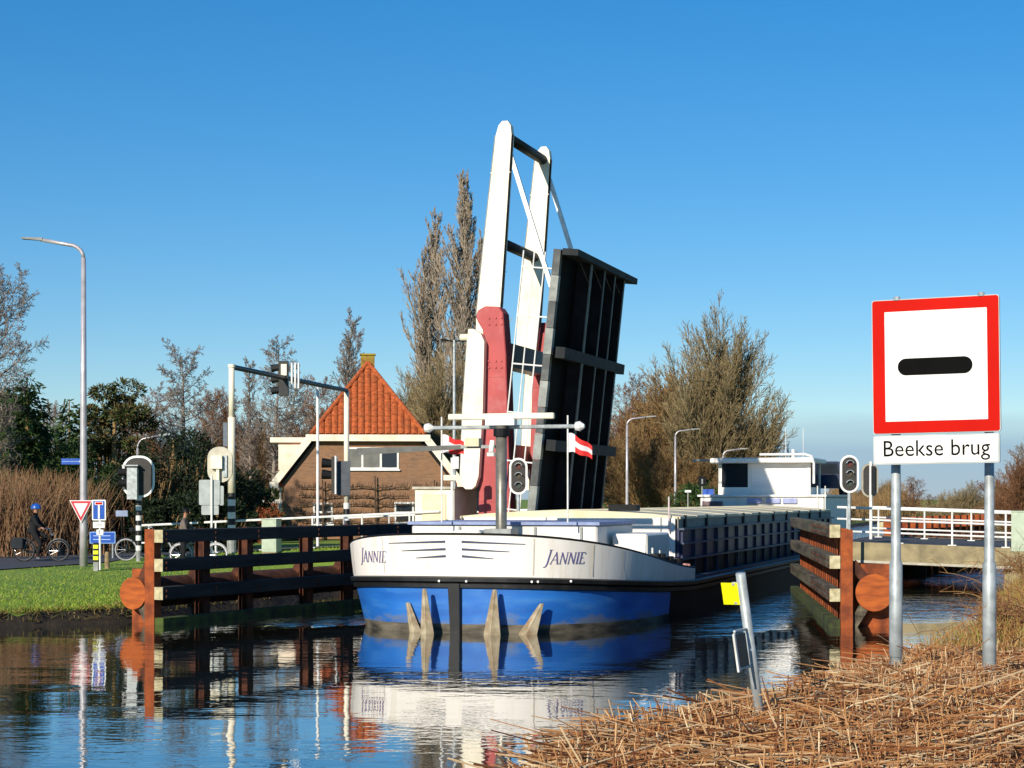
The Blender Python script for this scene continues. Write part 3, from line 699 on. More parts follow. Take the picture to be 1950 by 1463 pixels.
# boom swung out to the left of the mast
bm = MB().beam((-0.95, 3.1, 3.83), (-2.95, 2.0, 3.72), 0.07, 0.09, wd1=0.13, ht1=0.15).build('boom', mat('boom_grey', '#8a887f', '#77756c', 0.45, 0.3), fm)
MB().span(-1.0, -0.1, 3.06, 3.14, 3.80, 3.87).build('boom_bracket', M['greypaint'], fm)
MB().span(-0.82, -0.5, 2.95, 3.2, 3.84, 4.02).build('junction_box', mat('beige_box', '#d8c6a0', '#c4b28c', 0.5), fm)
# jack staff and coils on the fore hatch
MB().tube([(2.55, 8.3, 1.9), (2.55, 8.3, 2.75)], 0.02, 6).build('side_staff', mat('pinkish_white', '#dcc8c4', '#cdb8b4', 0.5), bg_)
# coaming: port and starboard sides with frames and stringers
CX = 2.78; L0, L1 = 8.4, 36.6
for sd in (-1, 1):
    co_ = MB().span(sd * CX, sd * (CX - 0.06), L0, L1, 1.25, 1.98).build('coaming', M['navy'], bg_)
    MB().span(sd * (CX - 0.002), sd * (CX - 0.058), L0, L1, 0.77, 1.248).build('coaming_foot', M['hullblack'], bg_)
    MB().span(sd * (CX - 0.02), sd * (CX - 0.05), L0, L1, 1.985, 2.26).build('hatch_coaming', mat('drab_coaming', '#8d887a', '#767264', 0.6, dirt='#5f5b50'), bg_)
    for i in range(19):
        l = L0 + 0.1 + i * 1.5; MB().span(sd * CX, sd * (CX + 0.07), l, l + 0.05, 0.8, 1.97).build('frame_rib', M['rail_l'] if i % 2 else M['navy'], co_)
    for z, h_ in ((1.97, 0.05), (1.62, 0.04), (1.245, 0.05)):
        MB().span(sd * CX, sd * (CX + 0.12), L0, L1, z - h_ / 2, z + h_ / 2).build('stringer', M['rail_l'], co_)
    MB().span(sd * 3.05, sd * 3.25, LEND, 45.5, 0.79, 0.86).build('gunwale', M['rail_l'], bg_)
    for i in range(10):
        l = L0 + 0.6 + i * 2.7; MB().span(sd * (CX - 0.02), sd * (CX + 0.03), l, l + 0.16, 2.0, 2.3).build('hatch_clamp', M['dark'], bg_)
MB().span(-CX + 0.1, CX - 0.1, L0, L0 + 0.06, 0.79, 2.24).build('coaming_end', M['barwhite'], bg_)
k_h = None
for i in range(14):                       # arched hatch covers
    l0 = L0 + 0.05 + i * 2.0; k = MB(); nst = 8; hz = 0.012 * (i % 2)
    for l in (l0, l0 + 1.94):
        for j in range(nst + 1):
            x = -CX - 0.02 + 2 * (CX + 0.02) * j / nst; k.v.append(V((x, l, 2.27 + hz + 0.15 * (1 - (x / CX) ** 2))))
        for j in range(nst + 1):
            x = -CX - 0.02 + 2 * (CX + 0.02) * j / nst; k.v.append(V((x, l, 2.21 + hz * 0.5)))
    q = 2 * (nst + 1)
    for j in range(nst):
        k.f += [[j, j + 1, q + j + 1, q + j], [nst + 1 + j, q + nst + 1 + j, q + nst + 2 + j, nst + 2 + j], [j, nst + 1 + j, nst + 2 + j, j + 1], [q + j, q + j + 1, q + nst + 2 + j, q + nst + 1 + j]]
    k.f += [[0, q, q + nst + 1, nst + 1], [nst, nst + nst + 1, q + 2 * nst + 1, q + nst]]
    k.m = [0] * len(k.f); k.build('hatch_cover', M['hatch'], bg_)
MB().span(1.0, 1.7, 8.5, 8.9, 2.4, 2.56).build('hatch_latch_box', M['dark'], bg_)
# accommodation, wheelhouse
acc = MB().span(-2.45, 2.45, 37.0, 45.0, 0.8, 2.78).build('deckhouse', M['barwhite'], bg_, bevel=0.05)
MB().span(-2.55, 2.55, 36.9, 45.1, 2.782, 2.86).build('deckhouse_roof', M['white'], acc)
whx0, whx1 = -1.95, 1.75
wh = MB().span(whx0, whx1, 38.2, 41.2, 2.865, 3.16).build('wheelhouse', M['barwhite'], bg_)
for x in (whx0, whx0 + 1.2, whx1 - 0.14): MB().span(x, x + 0.14, 38.2, 38.34, 3.16, 4.12).build('window_post', M['barwhite'], wh)
for x in (whx0, whx1 - 0.14): MB().span(x, x + 0.14, 41.06, 41.2, 3.16, 4.12).build('window_post', M['barwhite'], wh)
glass = bpy.data.materials.new('window_glass'); glass.use_nodes = True
gb = glass.node_tree.nodes['Principled BSDF']; gb.inputs['Base Color'].default_value = (0.02, 0.025, 0.03, 1); gb.inputs['Roughness'].default_value = 0.05; gb.inputs['Specular IOR Level'].default_value = 0.8
M['glass'] = glass
MB().span(whx0 + 0.14, whx0 + 1.2, 38.26, 38.28, 3.162, 4.118).build('front_window', M['glass'], wh)
MB().span(whx0 + 1.34, whx1 - 0.14, 38.24, 38.28, 3.162, 4.118).build('window_glare', mat('painted_glare_white', '#f0ece6', '#ddd6d0', 0.5, scale=2, stretch=(0.4, 1, 3)), wh)  # white pane painting the glare reflected in the front window
for x in (whx0 + 0.04, whx1 - 0.06): MB().span(x, x + 0.02, 38.34, 41.06, 3.162, 4.118).build('side_window', M['glass'], wh)
MB().span(whx0 + 0.14, whx1 - 0.14, 41.1, 41.12, 3.162, 4.118).build('rear_window', M['glass'], wh)
MB().span(whx0 - 0.25, whx1 + 0.2, 37.7, 41.5, 4.125, 4.33).build('wheelhouse_roof', M['barwhite'], wh, bevel=0.04)
MB().span(whx0 - 1.15, whx0 - 0.255, 38.6, 39.0, 4.22, 4.30).build('roof_wing', M['greypaint'], wh)
MB().tube([(-0.2, 37.75, 4.46), (1.6, 37.75, 4.46), (1.85, 37.75, 4.38), (1.95, 37.75, 4.1), (1.95, 37.75, 3.3)], 0.05, 8).build('roof_grab_rail', M['white'], wh)
for x, h_ in ((0.65, 1.25), (1.35, 1.2)): MB().tube([(x, 39, 4.33), (x, 39, 4.33 + h_)], 0.012, 5).build('aerial', M['white'], wh)
MB().tube([(0.9, 39.3, 4.33), (0.9, 39.3, 4.7)], 0.07, 8).build('beacon', M['white'], wh)
MB().span(-2.35, -1.55, 36.93, 36.998, 2.2, 2.6).build('life_ring_box', mat('dusky_box', '#7a5f63', '#5f4a4e', 0.6), acc)
for x in (-0.55, 0.2, 0.85): MB().span(x, x + 0.55, 36.9, 36.996, 2.52, 2.72).build('deck_lamp_panel', mat('lavender_panel', '#a5acd0', '#8890b8', 0.5), acc)
MB().span(-2.4, -1.98, 37.3, 37.6, 2.862, 3.08).build('blue_crate', M['signblue'], acc)
for x in (2.2, 2.5): MB().tube([(x, 36.95, 2.0), (x, 36.95, 3.2)], 0.025, 6).build('handrail', M['white'], acc)
# car on the after deck
car = thing('parked_car', 'dark blue car parked on the roof behind the wheelhouse of the barge', 'car', V((-1.12, 37.0, 0)) + Matrix.Rotation(-BA, 3, 'Z') @ V((1.6, 43.6, 2.862)), -BA)
prof = [(-0.83, 0.28), (0.83, 0.28), (0.86, 0.62), (0.80, 0.86), (0.62, 1.38), (0.5, 1.43), (-0.5, 1.43), (-0.62, 1.38), (-0.80, 0.86), (-0.86, 0.62)]
MB().poly(prof, (0, 1.9, 0), (1, 0, 0), (0, 0, 1), 1.7).poly([(-0.83, .28), (.83, .28), (.86, .62), (.78, .88), (-.78, .88), (-.86, .62)], (0, 0.2, 0), (1, 0, 0), (0, 0, 1), 0.9).build('car_body', mat('car_paint', '#22304a', '#1a263c', 0.25), car)
MB().poly([(-0.6, 0.9), (0.6, 0.9), (0.48, 1.34), (-0.48, 1.34)], (0, 0.19, 0), (1, 0, 0), (0, 0, 1), 0.012).build('windscreen', M['glass'], car)
for x in (-0.76, 0.76):
    for y in (-0.35, 1.45): MB().tube([(x - 0.09, y, 0.28), (x + 0.09, y, 0.28)], 0.28, 16).build('wheel', M['tyre'], car)

# ================================================================== the gabled house
HD = 90.0; hxw, _ = at(701, HD)
GZH = 0.72
ho = thing('gabled_house', 'brown brick house with orange tiled half hip behind the railing', 'house', (hxw, HD, GZH), R(5))
def brickmat():
    m = bpy.data.materials.new('brown_brick'); m.use_nodes = True; t = m.node_tree; b = t.nodes['Principled BSDF']; b.inputs['Roughness'].default_value = 0.9
    co = t.nodes.new('ShaderNodeTexCoord'); mp_ = t.nodes.new('ShaderNodeMapping'); mp_.inputs['Rotation'].default_value = (R(-90), 0, 0)
    t.links.new(co.outputs['Object'], mp_.inputs[0])
    br_ = t.nodes.new('ShaderNodeTexBrick'); br_.inputs['Scale'].default_value = 1.0
    br_.inputs['Brick Width'].default_value = 0.22; br_.inputs['Row Height'].default_value = 0.068; br_.inputs['Mortar Size'].default_value = 0.008
    br_.inputs['Color1'].default_value = lin('#94684a'); br_.inputs['Color2'].default_value = lin('#785239'); br_.inputs['Mortar'].default_value = lin('#8f8069')
    t.links.new(mp_.outputs[0], br_.inputs[0])
    n_ = t.nodes.new('ShaderNodeTexNoise'); n_.inputs['Scale'].default_value = 1.6; n_.inputs['Detail'].default_value = 7; t.links.new(co.outputs['Object'], n_.inputs[0])
    mr_ = t.nodes.new('ShaderNodeMapRange'); mr_.inputs[1].default_value = 0.35; mr_.inputs[2].default_value = 0.7; mr_.inputs[4].default_value = 0.55; t.links.new(n_.outputs[0], mr_.inputs[0])
    mm = t.nodes.new('ShaderNodeMix'); mm.data_type = 'RGBA'; mm.inputs[7].default_value = lin('#a07450')
    t.links.new(mr_.outputs[0], mm.inputs[0]); t.links.new(br_.outputs[0], mm.inputs[6]); t.links.new(mm.outputs[2], b.inputs['Base Color'])
    bp = t.nodes.new('ShaderNodeBump'); bp.inputs['Distance'].default_value = 0.006; t.links.new(br_.outputs['Fac'], bp.inputs['Height']); bp.invert = True; t.links.new(bp.outputs[0], b.inputs['Normal'])
    return m
M['brick'] = brickmat()
M['tile'] = mat('orange_roof_tile', '#c0602c', '#93451e', 0.85, scale=7, bump=0.01, dirt='#7a4a26', dscale=1.2)
EZ, FZ, TZ = 3.05, 5.15, 8.75            # eaves, fascia, ridge over the ground
EX, FX = 4.15, 2.75
DEP = 10.0
MB().poly([(-EX, 0), (EX, 0), (EX, EZ), (FX, FZ), (-FX, FZ), (-EX, EZ)], (0, 0.30, 0), (1, 0, 0), (0, 0, 1), 0.30).build('wall', M['brick'], ho)
for x in (-EX + 0.15, EX - 0.15): MB().span(x - 0.148, x + 0.148, 0.31, DEP, 0, EZ).build('wall', M['brick'], ho)
MB().span(-EX, EX, DEP + 0.01, DEP + 0.3, 0, EZ).build('wall', M['brick'], ho)
# main roof slopes; ridge starts behind the half hip
hipback = 1.9
for sd in (-1, 1):
    a = [V((sd * (EX + 0.32), -0.28, EZ - 0.32)), V((sd * (EX + 0.32), DEP + 0.5, EZ - 0.32)), V((0, DEP + 0.5, TZ)), V((0, hipback, TZ)), V((sd * FX, -0.28, FZ + 0.02))]
    b = [q - V((sd * 0.12, 0, 0.1)) for q in a]
    MB().add(a + b, [(0, 1, 2, 3, 4), (9, 8, 7, 6, 5), (0, 5, 6, 1), (1, 6, 7, 2), (3, 8, 9, 4), (4, 9, 5, 0)]).build('roof_slope', M['tile'], ho)
hip = MB().add([V((-FX, -0.3, FZ - 0.03)), V((FX, -0.3, FZ - 0.03)), V((0, hipback - 0.03, TZ - 0.03)), V((0, 0.6, FZ - 0.05))], [(0, 1, 2), (0, 3, 1), (1, 3, 2), (0, 2, 3)]).build('half_hip_roof', M['tile'], ho)
nt_ = 17; tw_ = 2 * FX / nt_
for i in range(nt_):                     # columns of pantiles, each a curved strip
    xc = -FX + tw_ * (i + 0.5); q1 = 1 - (abs(xc) + 0.02) / FX
    if q1 < 0.03: continue
    k = MB(); nseg = max(2, int(13 * q1)); prof = [(-0.47, 0.02), (-0.3, 0.05), (-0.05, 0.085), (0.2, 0.06), (0.4, 0.02)]
    for j in range(nseg):
        for e_ in (0, 1):
            f_ = q1 * (j + e_) / nseg; lift = 0.05 if e_ == 0 else 0.022
            for (px_, pz_) in prof:
                k.v.append(V((xc + px_ * tw_, -0.3 + (hipback + 0.27) * f_ - pz_ * 0.7 - lift * 0.8, FZ - 0.03 + (TZ - FZ) * f_ + pz_ * 0.5 + lift * 0.4)))
        b0 = j * 10
        for q in range(4): k.f.append([b0 + q, b0 + q + 1, b0 + 5 + q + 1, b0 + 5 + q]); k.m.append(0)
    k.build('tile_column', M['tile'], hip)
for sd in (-1, 1):
    MB().tube([(sd * (FX + 0.02), -0.36, FZ), (0, hipback - 0.05, TZ + 0.05)], 0.11, 8).build('hip_ridge', M['tile'], hip)
    MB().beam((sd * (EX + 0.38), -0.34, EZ - 0.28), (sd * (FX + 0.02), -0.34, FZ - 0.12), 0.10, 0.34).build('barge_board', M['cream'], ho)
    MB().beam((sd * (EX + 0.1), -0.1, EZ - 0.3), (sd * (FX - 0.12), -0.1, FZ - 0.32), 0.08, 0.16).build('painted_shadow_strip', M['dark'], ho)  # dark strip standing in for the shade under the barge board
    MB().span(sd * (EX + 0.2), sd * (EX + 0.62), -0.4, 0.2, EZ - 0.55, EZ - 0.25).build('eave_return', M['cream'], ho)
    MB().tube([(sd * (EX + 0.42), 0.2, EZ - 0.42), (sd * (EX + 0.42), DEP, EZ - 0.42)], 0.1, 8).build('gutter', M['cream'], ho)
    MB().tube([(sd * (EX + 0.12), 0.08, EZ - 0.5), (sd * (EX + 0.12), 0.08, 0)], 0.055, 8).build('downpipe', M['cream'], ho)
MB().span(-FX - 0.28, FX + 0.28, -0.42, -0.31, FZ - 0.36, FZ - 0.04).build('fascia', M['cream'], ho)
MB().span(-FX - 0.25, FX + 0.25, -0.308, -0.01, FZ - 0.30, FZ - 0.22).build('soffit', M['cream'], ho)
ch = MB().span(-0.34, 0.34, hipback + 0.1, hipback + 0.8, TZ - 0.4, TZ + 0.42).build('chimney', mat('mossy_brick', '#a08a2c', '#7d5b2e', 0.9, scale=4), ho)
MB().span(-0.4, 0.4, hipback + 0.04, hipback + 0.86, TZ + 0.422, TZ + 0.5).build('chimney_cap', mat('mossy_cap', '#a39230', '#857428', 0.9), ch)
# dormer on the left slope
do = MB().span(-EX - 0.25, -FX - 0.15, 1.0, 3.6, 3.4, 4.75).build('dormer', M['cream'], ho)
MB().span(-EX - 0.65, -FX + 0.1, 0.8, 3.8, 4.752, 5.0).build('dormer_roof', M['cream'], do)
MB().span(-EX - 0.262, -EX - 0.252, 1.3, 3.3, 3.6, 4.6).build('dormer_window', M['glass'], do)
def window(par, x0, x1, z0, z1, muls=(), trans=None, curtain=None):
    fr_ = MB().span(x0, x1, -0.05, 0.04, z0, z0 + 0.09).span(x0, x1, -0.05, 0.04, z1 - 0.09, z1).span(x0, x0 + 0.09, -0.045, 0.04, z0 + 0.09, z1 - 0.09).span(x1 - 0.09, x1, -0.045, 0.04, z0 + 0.09, z1 - 0.09)
    for m_ in muls: fr_.span(m_ - 0.05, m_ + 0.05, -0.045, 0.03, z0 + 0.09, z1 - 0.09)
    if trans: fr_.span(x0 + 0.09, x1 - 0.09, -0.04, 0.02, trans - 0.05, trans + 0.05)
    w_ = fr_.build('window', M['white'], par)
    edges = [x0 + 0.09] + list(muls) + [x1 - 0.09]
    for i in range(len(edges) - 1):
        MB().span(edges[i], edges[i + 1], -0.015, -0.003, z0 + 0.085, z1 - 0.085).build('pane', M['glass2'] if curtain and i in curtain else M['glass'], w_)
    MB().span(x0 - 0.06, x1 + 0.06, -0.12, -0.052, z0 - 0.07, z0 - 0.002).build('sill', M['white'], w_)
M['glass2'] = mat('curtained_glass', '#7e7c74', '#6d6b64', 0.15, scale=2)
window(ho, -1.15, 1.50, 3.42, 4.50, (-0.28, 0.62), None, (0, 1))
window(ho, -2.68, -1.72, 0.75, 1.78, (), 1.32)
window(ho, 1.28, 3.1, 0.75, 1.82, (2.2,), 1.3)
# lean-to at the left with a beech hedge
lt = thing('lean_to_roof', 'low dark lean-to roof beside the house above the beech hedge', 'lean-to', (hxw - 4.75, HD + 1.0, GZH), R(5))
MB().span(-0.75, 0.4, 0, 3, 1.75, 1.95).build('flat_roof', M['white'], lt)
for x in (-0.6, 0.2): MB().span(x - 0.05, x + 0.05, 0.1, 0.2, 0, 1.748).build('roof_post', M['greypaint'], lt)
# espaliered fruit trees on the gable wall
M['bark'] = mat('brown_bark', '#5b4632', '#3a2c20', 0.9, scale=6)
rg = random.Random(5)
for i, (x, lab) in enumerate(((0.35, 'espalier tree on the house wall between the lower windows'), (3.25, 'espalier tree on the house wall at its right end'), (-2.2, 'espalier tree on the house wall at its left end'))):
    es = thing('espalier_tree', lab, 'tree', V((hxw, HD, GZH)) + Matrix.Rotation(R(5), 3, 'Z') @ V((x, -0.22, 0)), R(5), 'espalier trees on the house wall')
    MB().tube([(0, 0, 0), (0.02, 0, 1.2), (-0.02, 0, 2.9 if i else 3.1)], [0.07, 0.055, 0.03], 7).build('trunk', M['bark'], es)
    k = MB()
    for z in (0.85, 1.25, 1.7, 2.1, 2.55):
        for sd in (-1, 1):
            pts = [V((0, 0, z - 0.1))]; L = (1.55 if i == 0 else 1.1) + rg.uniform(-.1, .15)
            for j in range(1, 7): pts.append(V((sd * L * j / 6, rg.uniform(-.03, .03), z + rg.uniform(-.04, .04))))
            k.tube(pts, [0.035 - 0.003 * j for j in range(7)], 5)
            for j in range(34):
                p = V((sd * L * rg.uniform(.1, 1), 0, z)); k.tube([p, p + V((rg.uniform(-.15, .15), rg.uniform(-.12, .02), rg.uniform(.05, .32)))], [0.012, 0.006], 3)
    k.build('branches', M['bark'], es)

# ================================================================== street furniture on the left bank
def gl(px, D):                            # ground point under a photo column at a distance
    x, y = at(px, D); s, t = ST(x, y); return (x, y, gz(s, t))
def lamp(name, label, loc, hgt, arm, r0, rz, group, tilt=0.06, mt=None):
    mt = mt or M['galv']
    l_ = thing(name, label, 'street lamp', loc, rz, group)
    MB().tube([(0, 0, 0), (0, 0, 1.2), (0, 0, hgt * 0.5), (0, 0, hgt - 0.45)], [r0 * 1.25, r0 * 1.2, r0, r0 * 0.75], 12).build('pole', mt, l_, True)
    pts = [(0, 0, hgt - 0.45)]
    for i in range(1, 6):
        a = R(90 * i / 5); pts.append((arm[0] * 0.28 * (1 - math.cos(a)), 0, hgt - 0.45 + 0.40 * math.sin(a)))
    pts.append((arm[0] * 0.78, 0, hgt + abs(arm[0]) * tilt))
    MB().tube(pts, r0 * 0.6, 10).build('arm', mt, l_, True)
    x1 = arm[0] * 0.75; x2 = arm[0] * 1.12; z = hgt + abs(arm[0]) * tilt
    MB().add([V((x1, -0.07, z - 0.03)), V((x1, 0.07, z - 0.03)), V((x1, 0.07, z + 0.06)), V((x1, -0.07, z + 0.06)), V((x2, -0.13, z + 0.02)), V((x2, 0.13, z + 0.02)), V((x2, 0.1, z + 0.07)), V((x2, -0.1, z + 0.07))],
             [(0, 3, 2, 1), (4, 5, 6, 7), (0, 1, 5, 4), (1, 2, 6, 5), (2, 3, 7, 6), (3, 0, 4, 7)]).build('lamp_head', M['greypaint'] if name == 'street_lamp' else M['white'], l_)
    return l_
M['lamppole'] = mat('lilac_grey_pole', '#c7c1c2', '#b0aaab', 0.35, 0.3, scale=3)
lp_loc = gl(159, 55.4)
lamp('street_lamp', 'tall grey street lamp carrying a blue name plate on the left bank', lp_loc, 9.75, (-1.65, 0), 0.095, 0, 'street lamps', mt=M['lamppole'])
for px_, D, hg, lab in ((1194, 110, 7.0, 'street lamp closest to the raised black leaf'), (1286, 132, 7.0, 'street lamp in the middle of the row before the big bare tree'), (1377, 128, 5.7, 'street lamp nearest the wheelhouse of the barge')):
    lamp('street_lamp', lab, gl(px_, D), hg, (1.55, 0), 0.085, 0, 'street lamps', tilt=0.03, mt=M['lamppole'])
lamp('street_lamp', 'street lamp with its head just over the oval signal shield', gl(262, 72), 4.45, (1.15, 0), 0.06, 0, 'street lamps', tilt=0.05, mt=M['lamppole'])
# twin lamp beside the tower
tl = thing('twin_lamp', 'slim twin headed lamp post left of the red bridge tower', 'street lamp', gl(865, 72), R(0), 'street lamps')
hT = zz(648, 72) - gl(865, 72)[2]
MB().tube([(0, 0, 0), (0, 0, hT * .5), (0, 0, hT)], [0.085, 0.07, 0.05], 10).build('pole', M['galv'], tl)
for sd in (-1, 1):
    MB().tube([(0, 0, hT - 0.05), (sd * 0.35, 0, hT)], 0.03, 8).build('arm', M['dark'], tl)
    MB().span(sd * 0.3, sd * 0.52, -0.1, 0.1, hT - 0.05, hT + 0.05).build('lamp_head', M['dark'], tl)
MB().tube([(0, 0, hT), (0, 0, hT + 0.35)], 0.02, 6).build('spike', M['dark'], tl)

# blue street name plate on the tall lamp
def sign_text(body, size, o, ux, uy, th, mt, par, name='lettering', sx=1.0, align='CENTER'):
    cu = bpy.data.curves.new('text', 'FONT'); cu.body = body; cu.size = size; cu.align_x = align; cu.align_y = 'CENTER'; cu.extrude = th; cu.resolution_u = 3
    to = bpy.data.objects.new('text', cu); COL.objects.link(to)
    dg = bpy.context.evaluated_depsgraph_get(); me = bpy.data.meshes.new_from_object(to.evaluated_get(dg)); bpy.data.objects.remove(to)
    o = V(o); ux = V(ux).normalized(); uy = V(uy).normalized(); nz_ = ux.cross(uy)
    for v in me.vertices: v.co = o + ux * (v.co.x * sx) + uy * v.co.y + nz_ * v.co.z
    me.materials.clear(); me.materials.append(mt); me.name = name
    ob = bpy.data.objects.new(name, me); COL.objects.link(ob)
    if par is not None: ob.parent = par
    return ob
x0, y0, z0 = lp_loc
npl = thing('street_name_plate', 'small blue street name plate on the tall lamp post', 'sign', (x0 - 0.1, y0 - 0.02, zz(879, 55.4)))
MB().span(-0.56, 0, -0.012, 0.012, -0.09, 0.09).build('plate', M['signblue'], npl)
MB().span(-0.53, -0.03, -0.016, -0.0125, -0.008, 0.008).build('print_line', mat('faded_print', '#9db4d6', '#8ea6ca', 0.5), npl)
MB().span(-0.02, 0.1, -0.02, 0.02, -0.03, 0.03).build('clamp', M['galv'], npl)
# yield sign on the tall lamp
ys = thing('yield_sign', 'red and white triangular yield sign on the tall lamp post', 'sign', (x0 - 0.04, y0 - 0.16, zz(953, 55.4)), R(0))
T3 = [(-0.35, 0), (0, -0.68), (0.35, 0)]
def tri(sc, dz): cx, cy = 0, -0.227; return [((p[0] - cx) * sc + cx, (p[1] - cy) * sc + cy) for p in T3]
MB().poly(tri(1.0, 0), (0, 0, 0), (1, 0, 0), (0, 0, 1), -0.02).build('backing', M['signwhite'], ys)
MB().poly(tri(0.90, 0), (0, -0.003, 0), (1, 0, 0), (0, 0, 1), 0.004).build('red_border', mat('pink_red', '#c8283c', '#bd2236', 0.4), ys)
MB().poly(tri(0.60, 0), (0, -0.008, 0), (1, 0, 0), (0, 0, 1), 0.004).build('centre', M['signwhite'], ys)
MB().span(-0.03, 0.03, 0.022, 0.12, -0.25, -0.19).build('bracket', M['galv'], ys)
# dead end sign on its own post
DL = gl(189, 53.6); ps = F / 53.6
de = thing('dead_end_sign', 'blue dead end sign on a thin post beside the yellow marker', 'sign', DL)
MB().tube([(0.02, 0, 0), (0.02, 0, 2.05)], 0.035, 8).build('post', M['white'], de)
zt = zz(952, 53.6) - DL[2]
MB().poly(rounded(0.40, 0.60, 0.03), (0.0, -0.045, zt - 0.3), (1, 0, 0), (0, 0, 1), -0.02).build('panel_rim', M['signwhite'], de)
MB().poly(rounded(0.33, 0.53, 0.02), (0.0, -0.048, zt - 0.3), (1, 0, 0), (0, 0, 1), 0.004).build('panel', M['signblue'], de)
MB().span(-0.025, 0.025, -0.0585, -0.0525, zt - 0.55, zt - 0.15).build('stem_mark', M['signwhite'], de)
MB().span(-0.12, 0.12, -0.0585, -0.0525, zt - 0.149, zt - 0.06).build('bar_rim', M['signwhite'], de)
MB().span(-0.1, 0.1, -0.063, -0.059, zt - 0.135, zt - 0.075).build('bar_mark', M['signred'], de)
MB().span(-0.17, 0.17, -0.06, -0.04, zt - 0.82, zt - 0.64).build('lower_plate', M['signwhite'], de)
MB().span(-0.1, 0.1, -0.0635, -0.0605, zt - 0.745, zt - 0.72).build('print_line', M['greypaint'], de)
MB().span(-0.07, 0.13, -0.06, -0.04, zt - 1.02, zt - 0.87).build('sticker_plate', M['signwhite'], de)
MB().span(0.0, 0.02, -0.0635, -0.0605, zt - 1.0, zt - 0.88).build('print_line', M['dark'], de)
mk = thing('marker_post', 'short dark post with yellow and black bands below the dead end sign', 'post', gl(183, 53.2))
for i in range(10): MB().span(-0.07, 0.07, -0.07, 0.07, 0.26 + i * 0.055, 0.26 + (i + 1) * 0.055 - 0.001).build('band', M['yellow'] if i % 3 else M['dark'], mk)
MB().span(-0.068, 0.068, -0.068, 0.068, -0.2, 0.2595).build('stub', M['greypaint'], mk)
wb = thing('wooden_bollard', 'short wooden bollard on the grass by the blue board', 'bollard', gl(204, 54.5))
MB().tube([(0, 0, -0.1), (0, 0, 0.46), (0, 0, 0.5)], [0.075, 0.07, 0.04], 10).build('bollard_post', mat('bollard_wood', '#a38b66', '#7e6a4b', 0.9, scale=8), wb)
bb = thing('route_board', 'blue route board with white border standing behind the marker', 'sign', gl(196, 60))
zb = zz(1024, 60) - gl(196, 60)[2]
for x in (-0.3, 0.32): MB().tube([(x, 0, 0), (x, 0, zb + 0.2)], 0.03, 6).build('post', M['galv'], bb)
MB().span(-0.42, 0.42, -0.06, -0.035, zb - 0.19, zb + 0.19).build('board_rim', mat('pale_blue_rim', '#86aede', '#7aa2d4', 0.4), bb)
MB().span(-0.39, 0.39, -0.066, -0.0605, zb - 0.165, zb + 0.165).build('board', M['signblue'], bb)
for dz in (0.06, -0.06): MB().span(-0.3, 0.26, -0.070, -0.0665, zb + dz - 0.012, zb + dz + 0.012).build('print_line', mat('pale_print', '#aecbf0', '#9cbce6', 0.4), bb)
hb_ = thing('small_notice', 'small grey blue notice plate in the dark shrubs', 'sign', gl(232, 62))
zb = zz(978, 62) - gl(232, 62)[2]
MB().tube([(0, 0, 0), (0, 0, zb)], 0.02, 6).build('post', M['dark'], hb_)
MB().span(-0.2, 0.2, -0.03, -0.018, zb - 0.1, zb + 0.1).build('plate', mat('blue_grey_plate', '#8e9bb5', '#7f8ca6', 0.5), hb_)

# ---- traffic signals
M['shield'] = mat('shield_dark', '#3a3733', '#322f2b', 0.7)
def banded(par, x, y, z0, z1, r, n_, first_white=True):
    for i in range(n_):
        a = z0 + (z1 - z0) * i / n_; b = z0 + (z1 - z0) * (i + 1) / n_
        MB().tube([(x, y, a), (x, y, b)], r + (0.002 if i % 2 else 0), 12).build('pole_band', M['white'] if (i % 2 == 0) == first_white else M['black'], par)
sg = thing('traffic_signal', 'oval backed road signal on a black and white banded pole at left', 'traffic light', gl(264, 58.5))
gz0 = gl(264, 58.5)[2]; zc = zz(908, 58.5) - gz0
banded(sg, 0, 0, 0.35, zc - 0.6, 0.09, 11); MB().tube([(0, 0, 0), (0, 0, 0.35)], 0.085, 10).build('pole_foot', M['greypaint'], sg)
MB().poly(rounded(1.04, 1.34, 0.45), (0, -0.05, zc), (1, 0, 0), (0, 0, 1), -0.03).build('shield_rim', M['signwhite'], sg)
MB().poly(rounded(0.90, 1.20, 0.38), (0, -0.053, zc), (1, 0, 0), (0, 0, 1), 0.004).build('shield', M['shield'], sg)
hd = MB().span(-0.30, 0.02, -0.36, -0.06, zc - 0.72, zc + 0.28).build('signal_head', M['galv'], sg)
for dz in (0.14, -0.2): MB().tube([(-0.3, -0.22, zc + dz), (-0.58, -0.22, zc + dz)], [0.11, 0.13], 12).build('lamp_visor', M['dark'], hd)
MB().span(-0.45, 0.05, -0.4, -0.02, zc + 0.33, zc + 0.37).build('top_bracket', M['galv'], sg)

def back_signal(label, px_, D, zc_, w_, h_, pole_to=None, seen='back'):
    p = gl(px_, D); s_ = thing('traffic_signal', label, 'traffic light', p); z = zc_ - p[2]
    return s_, z
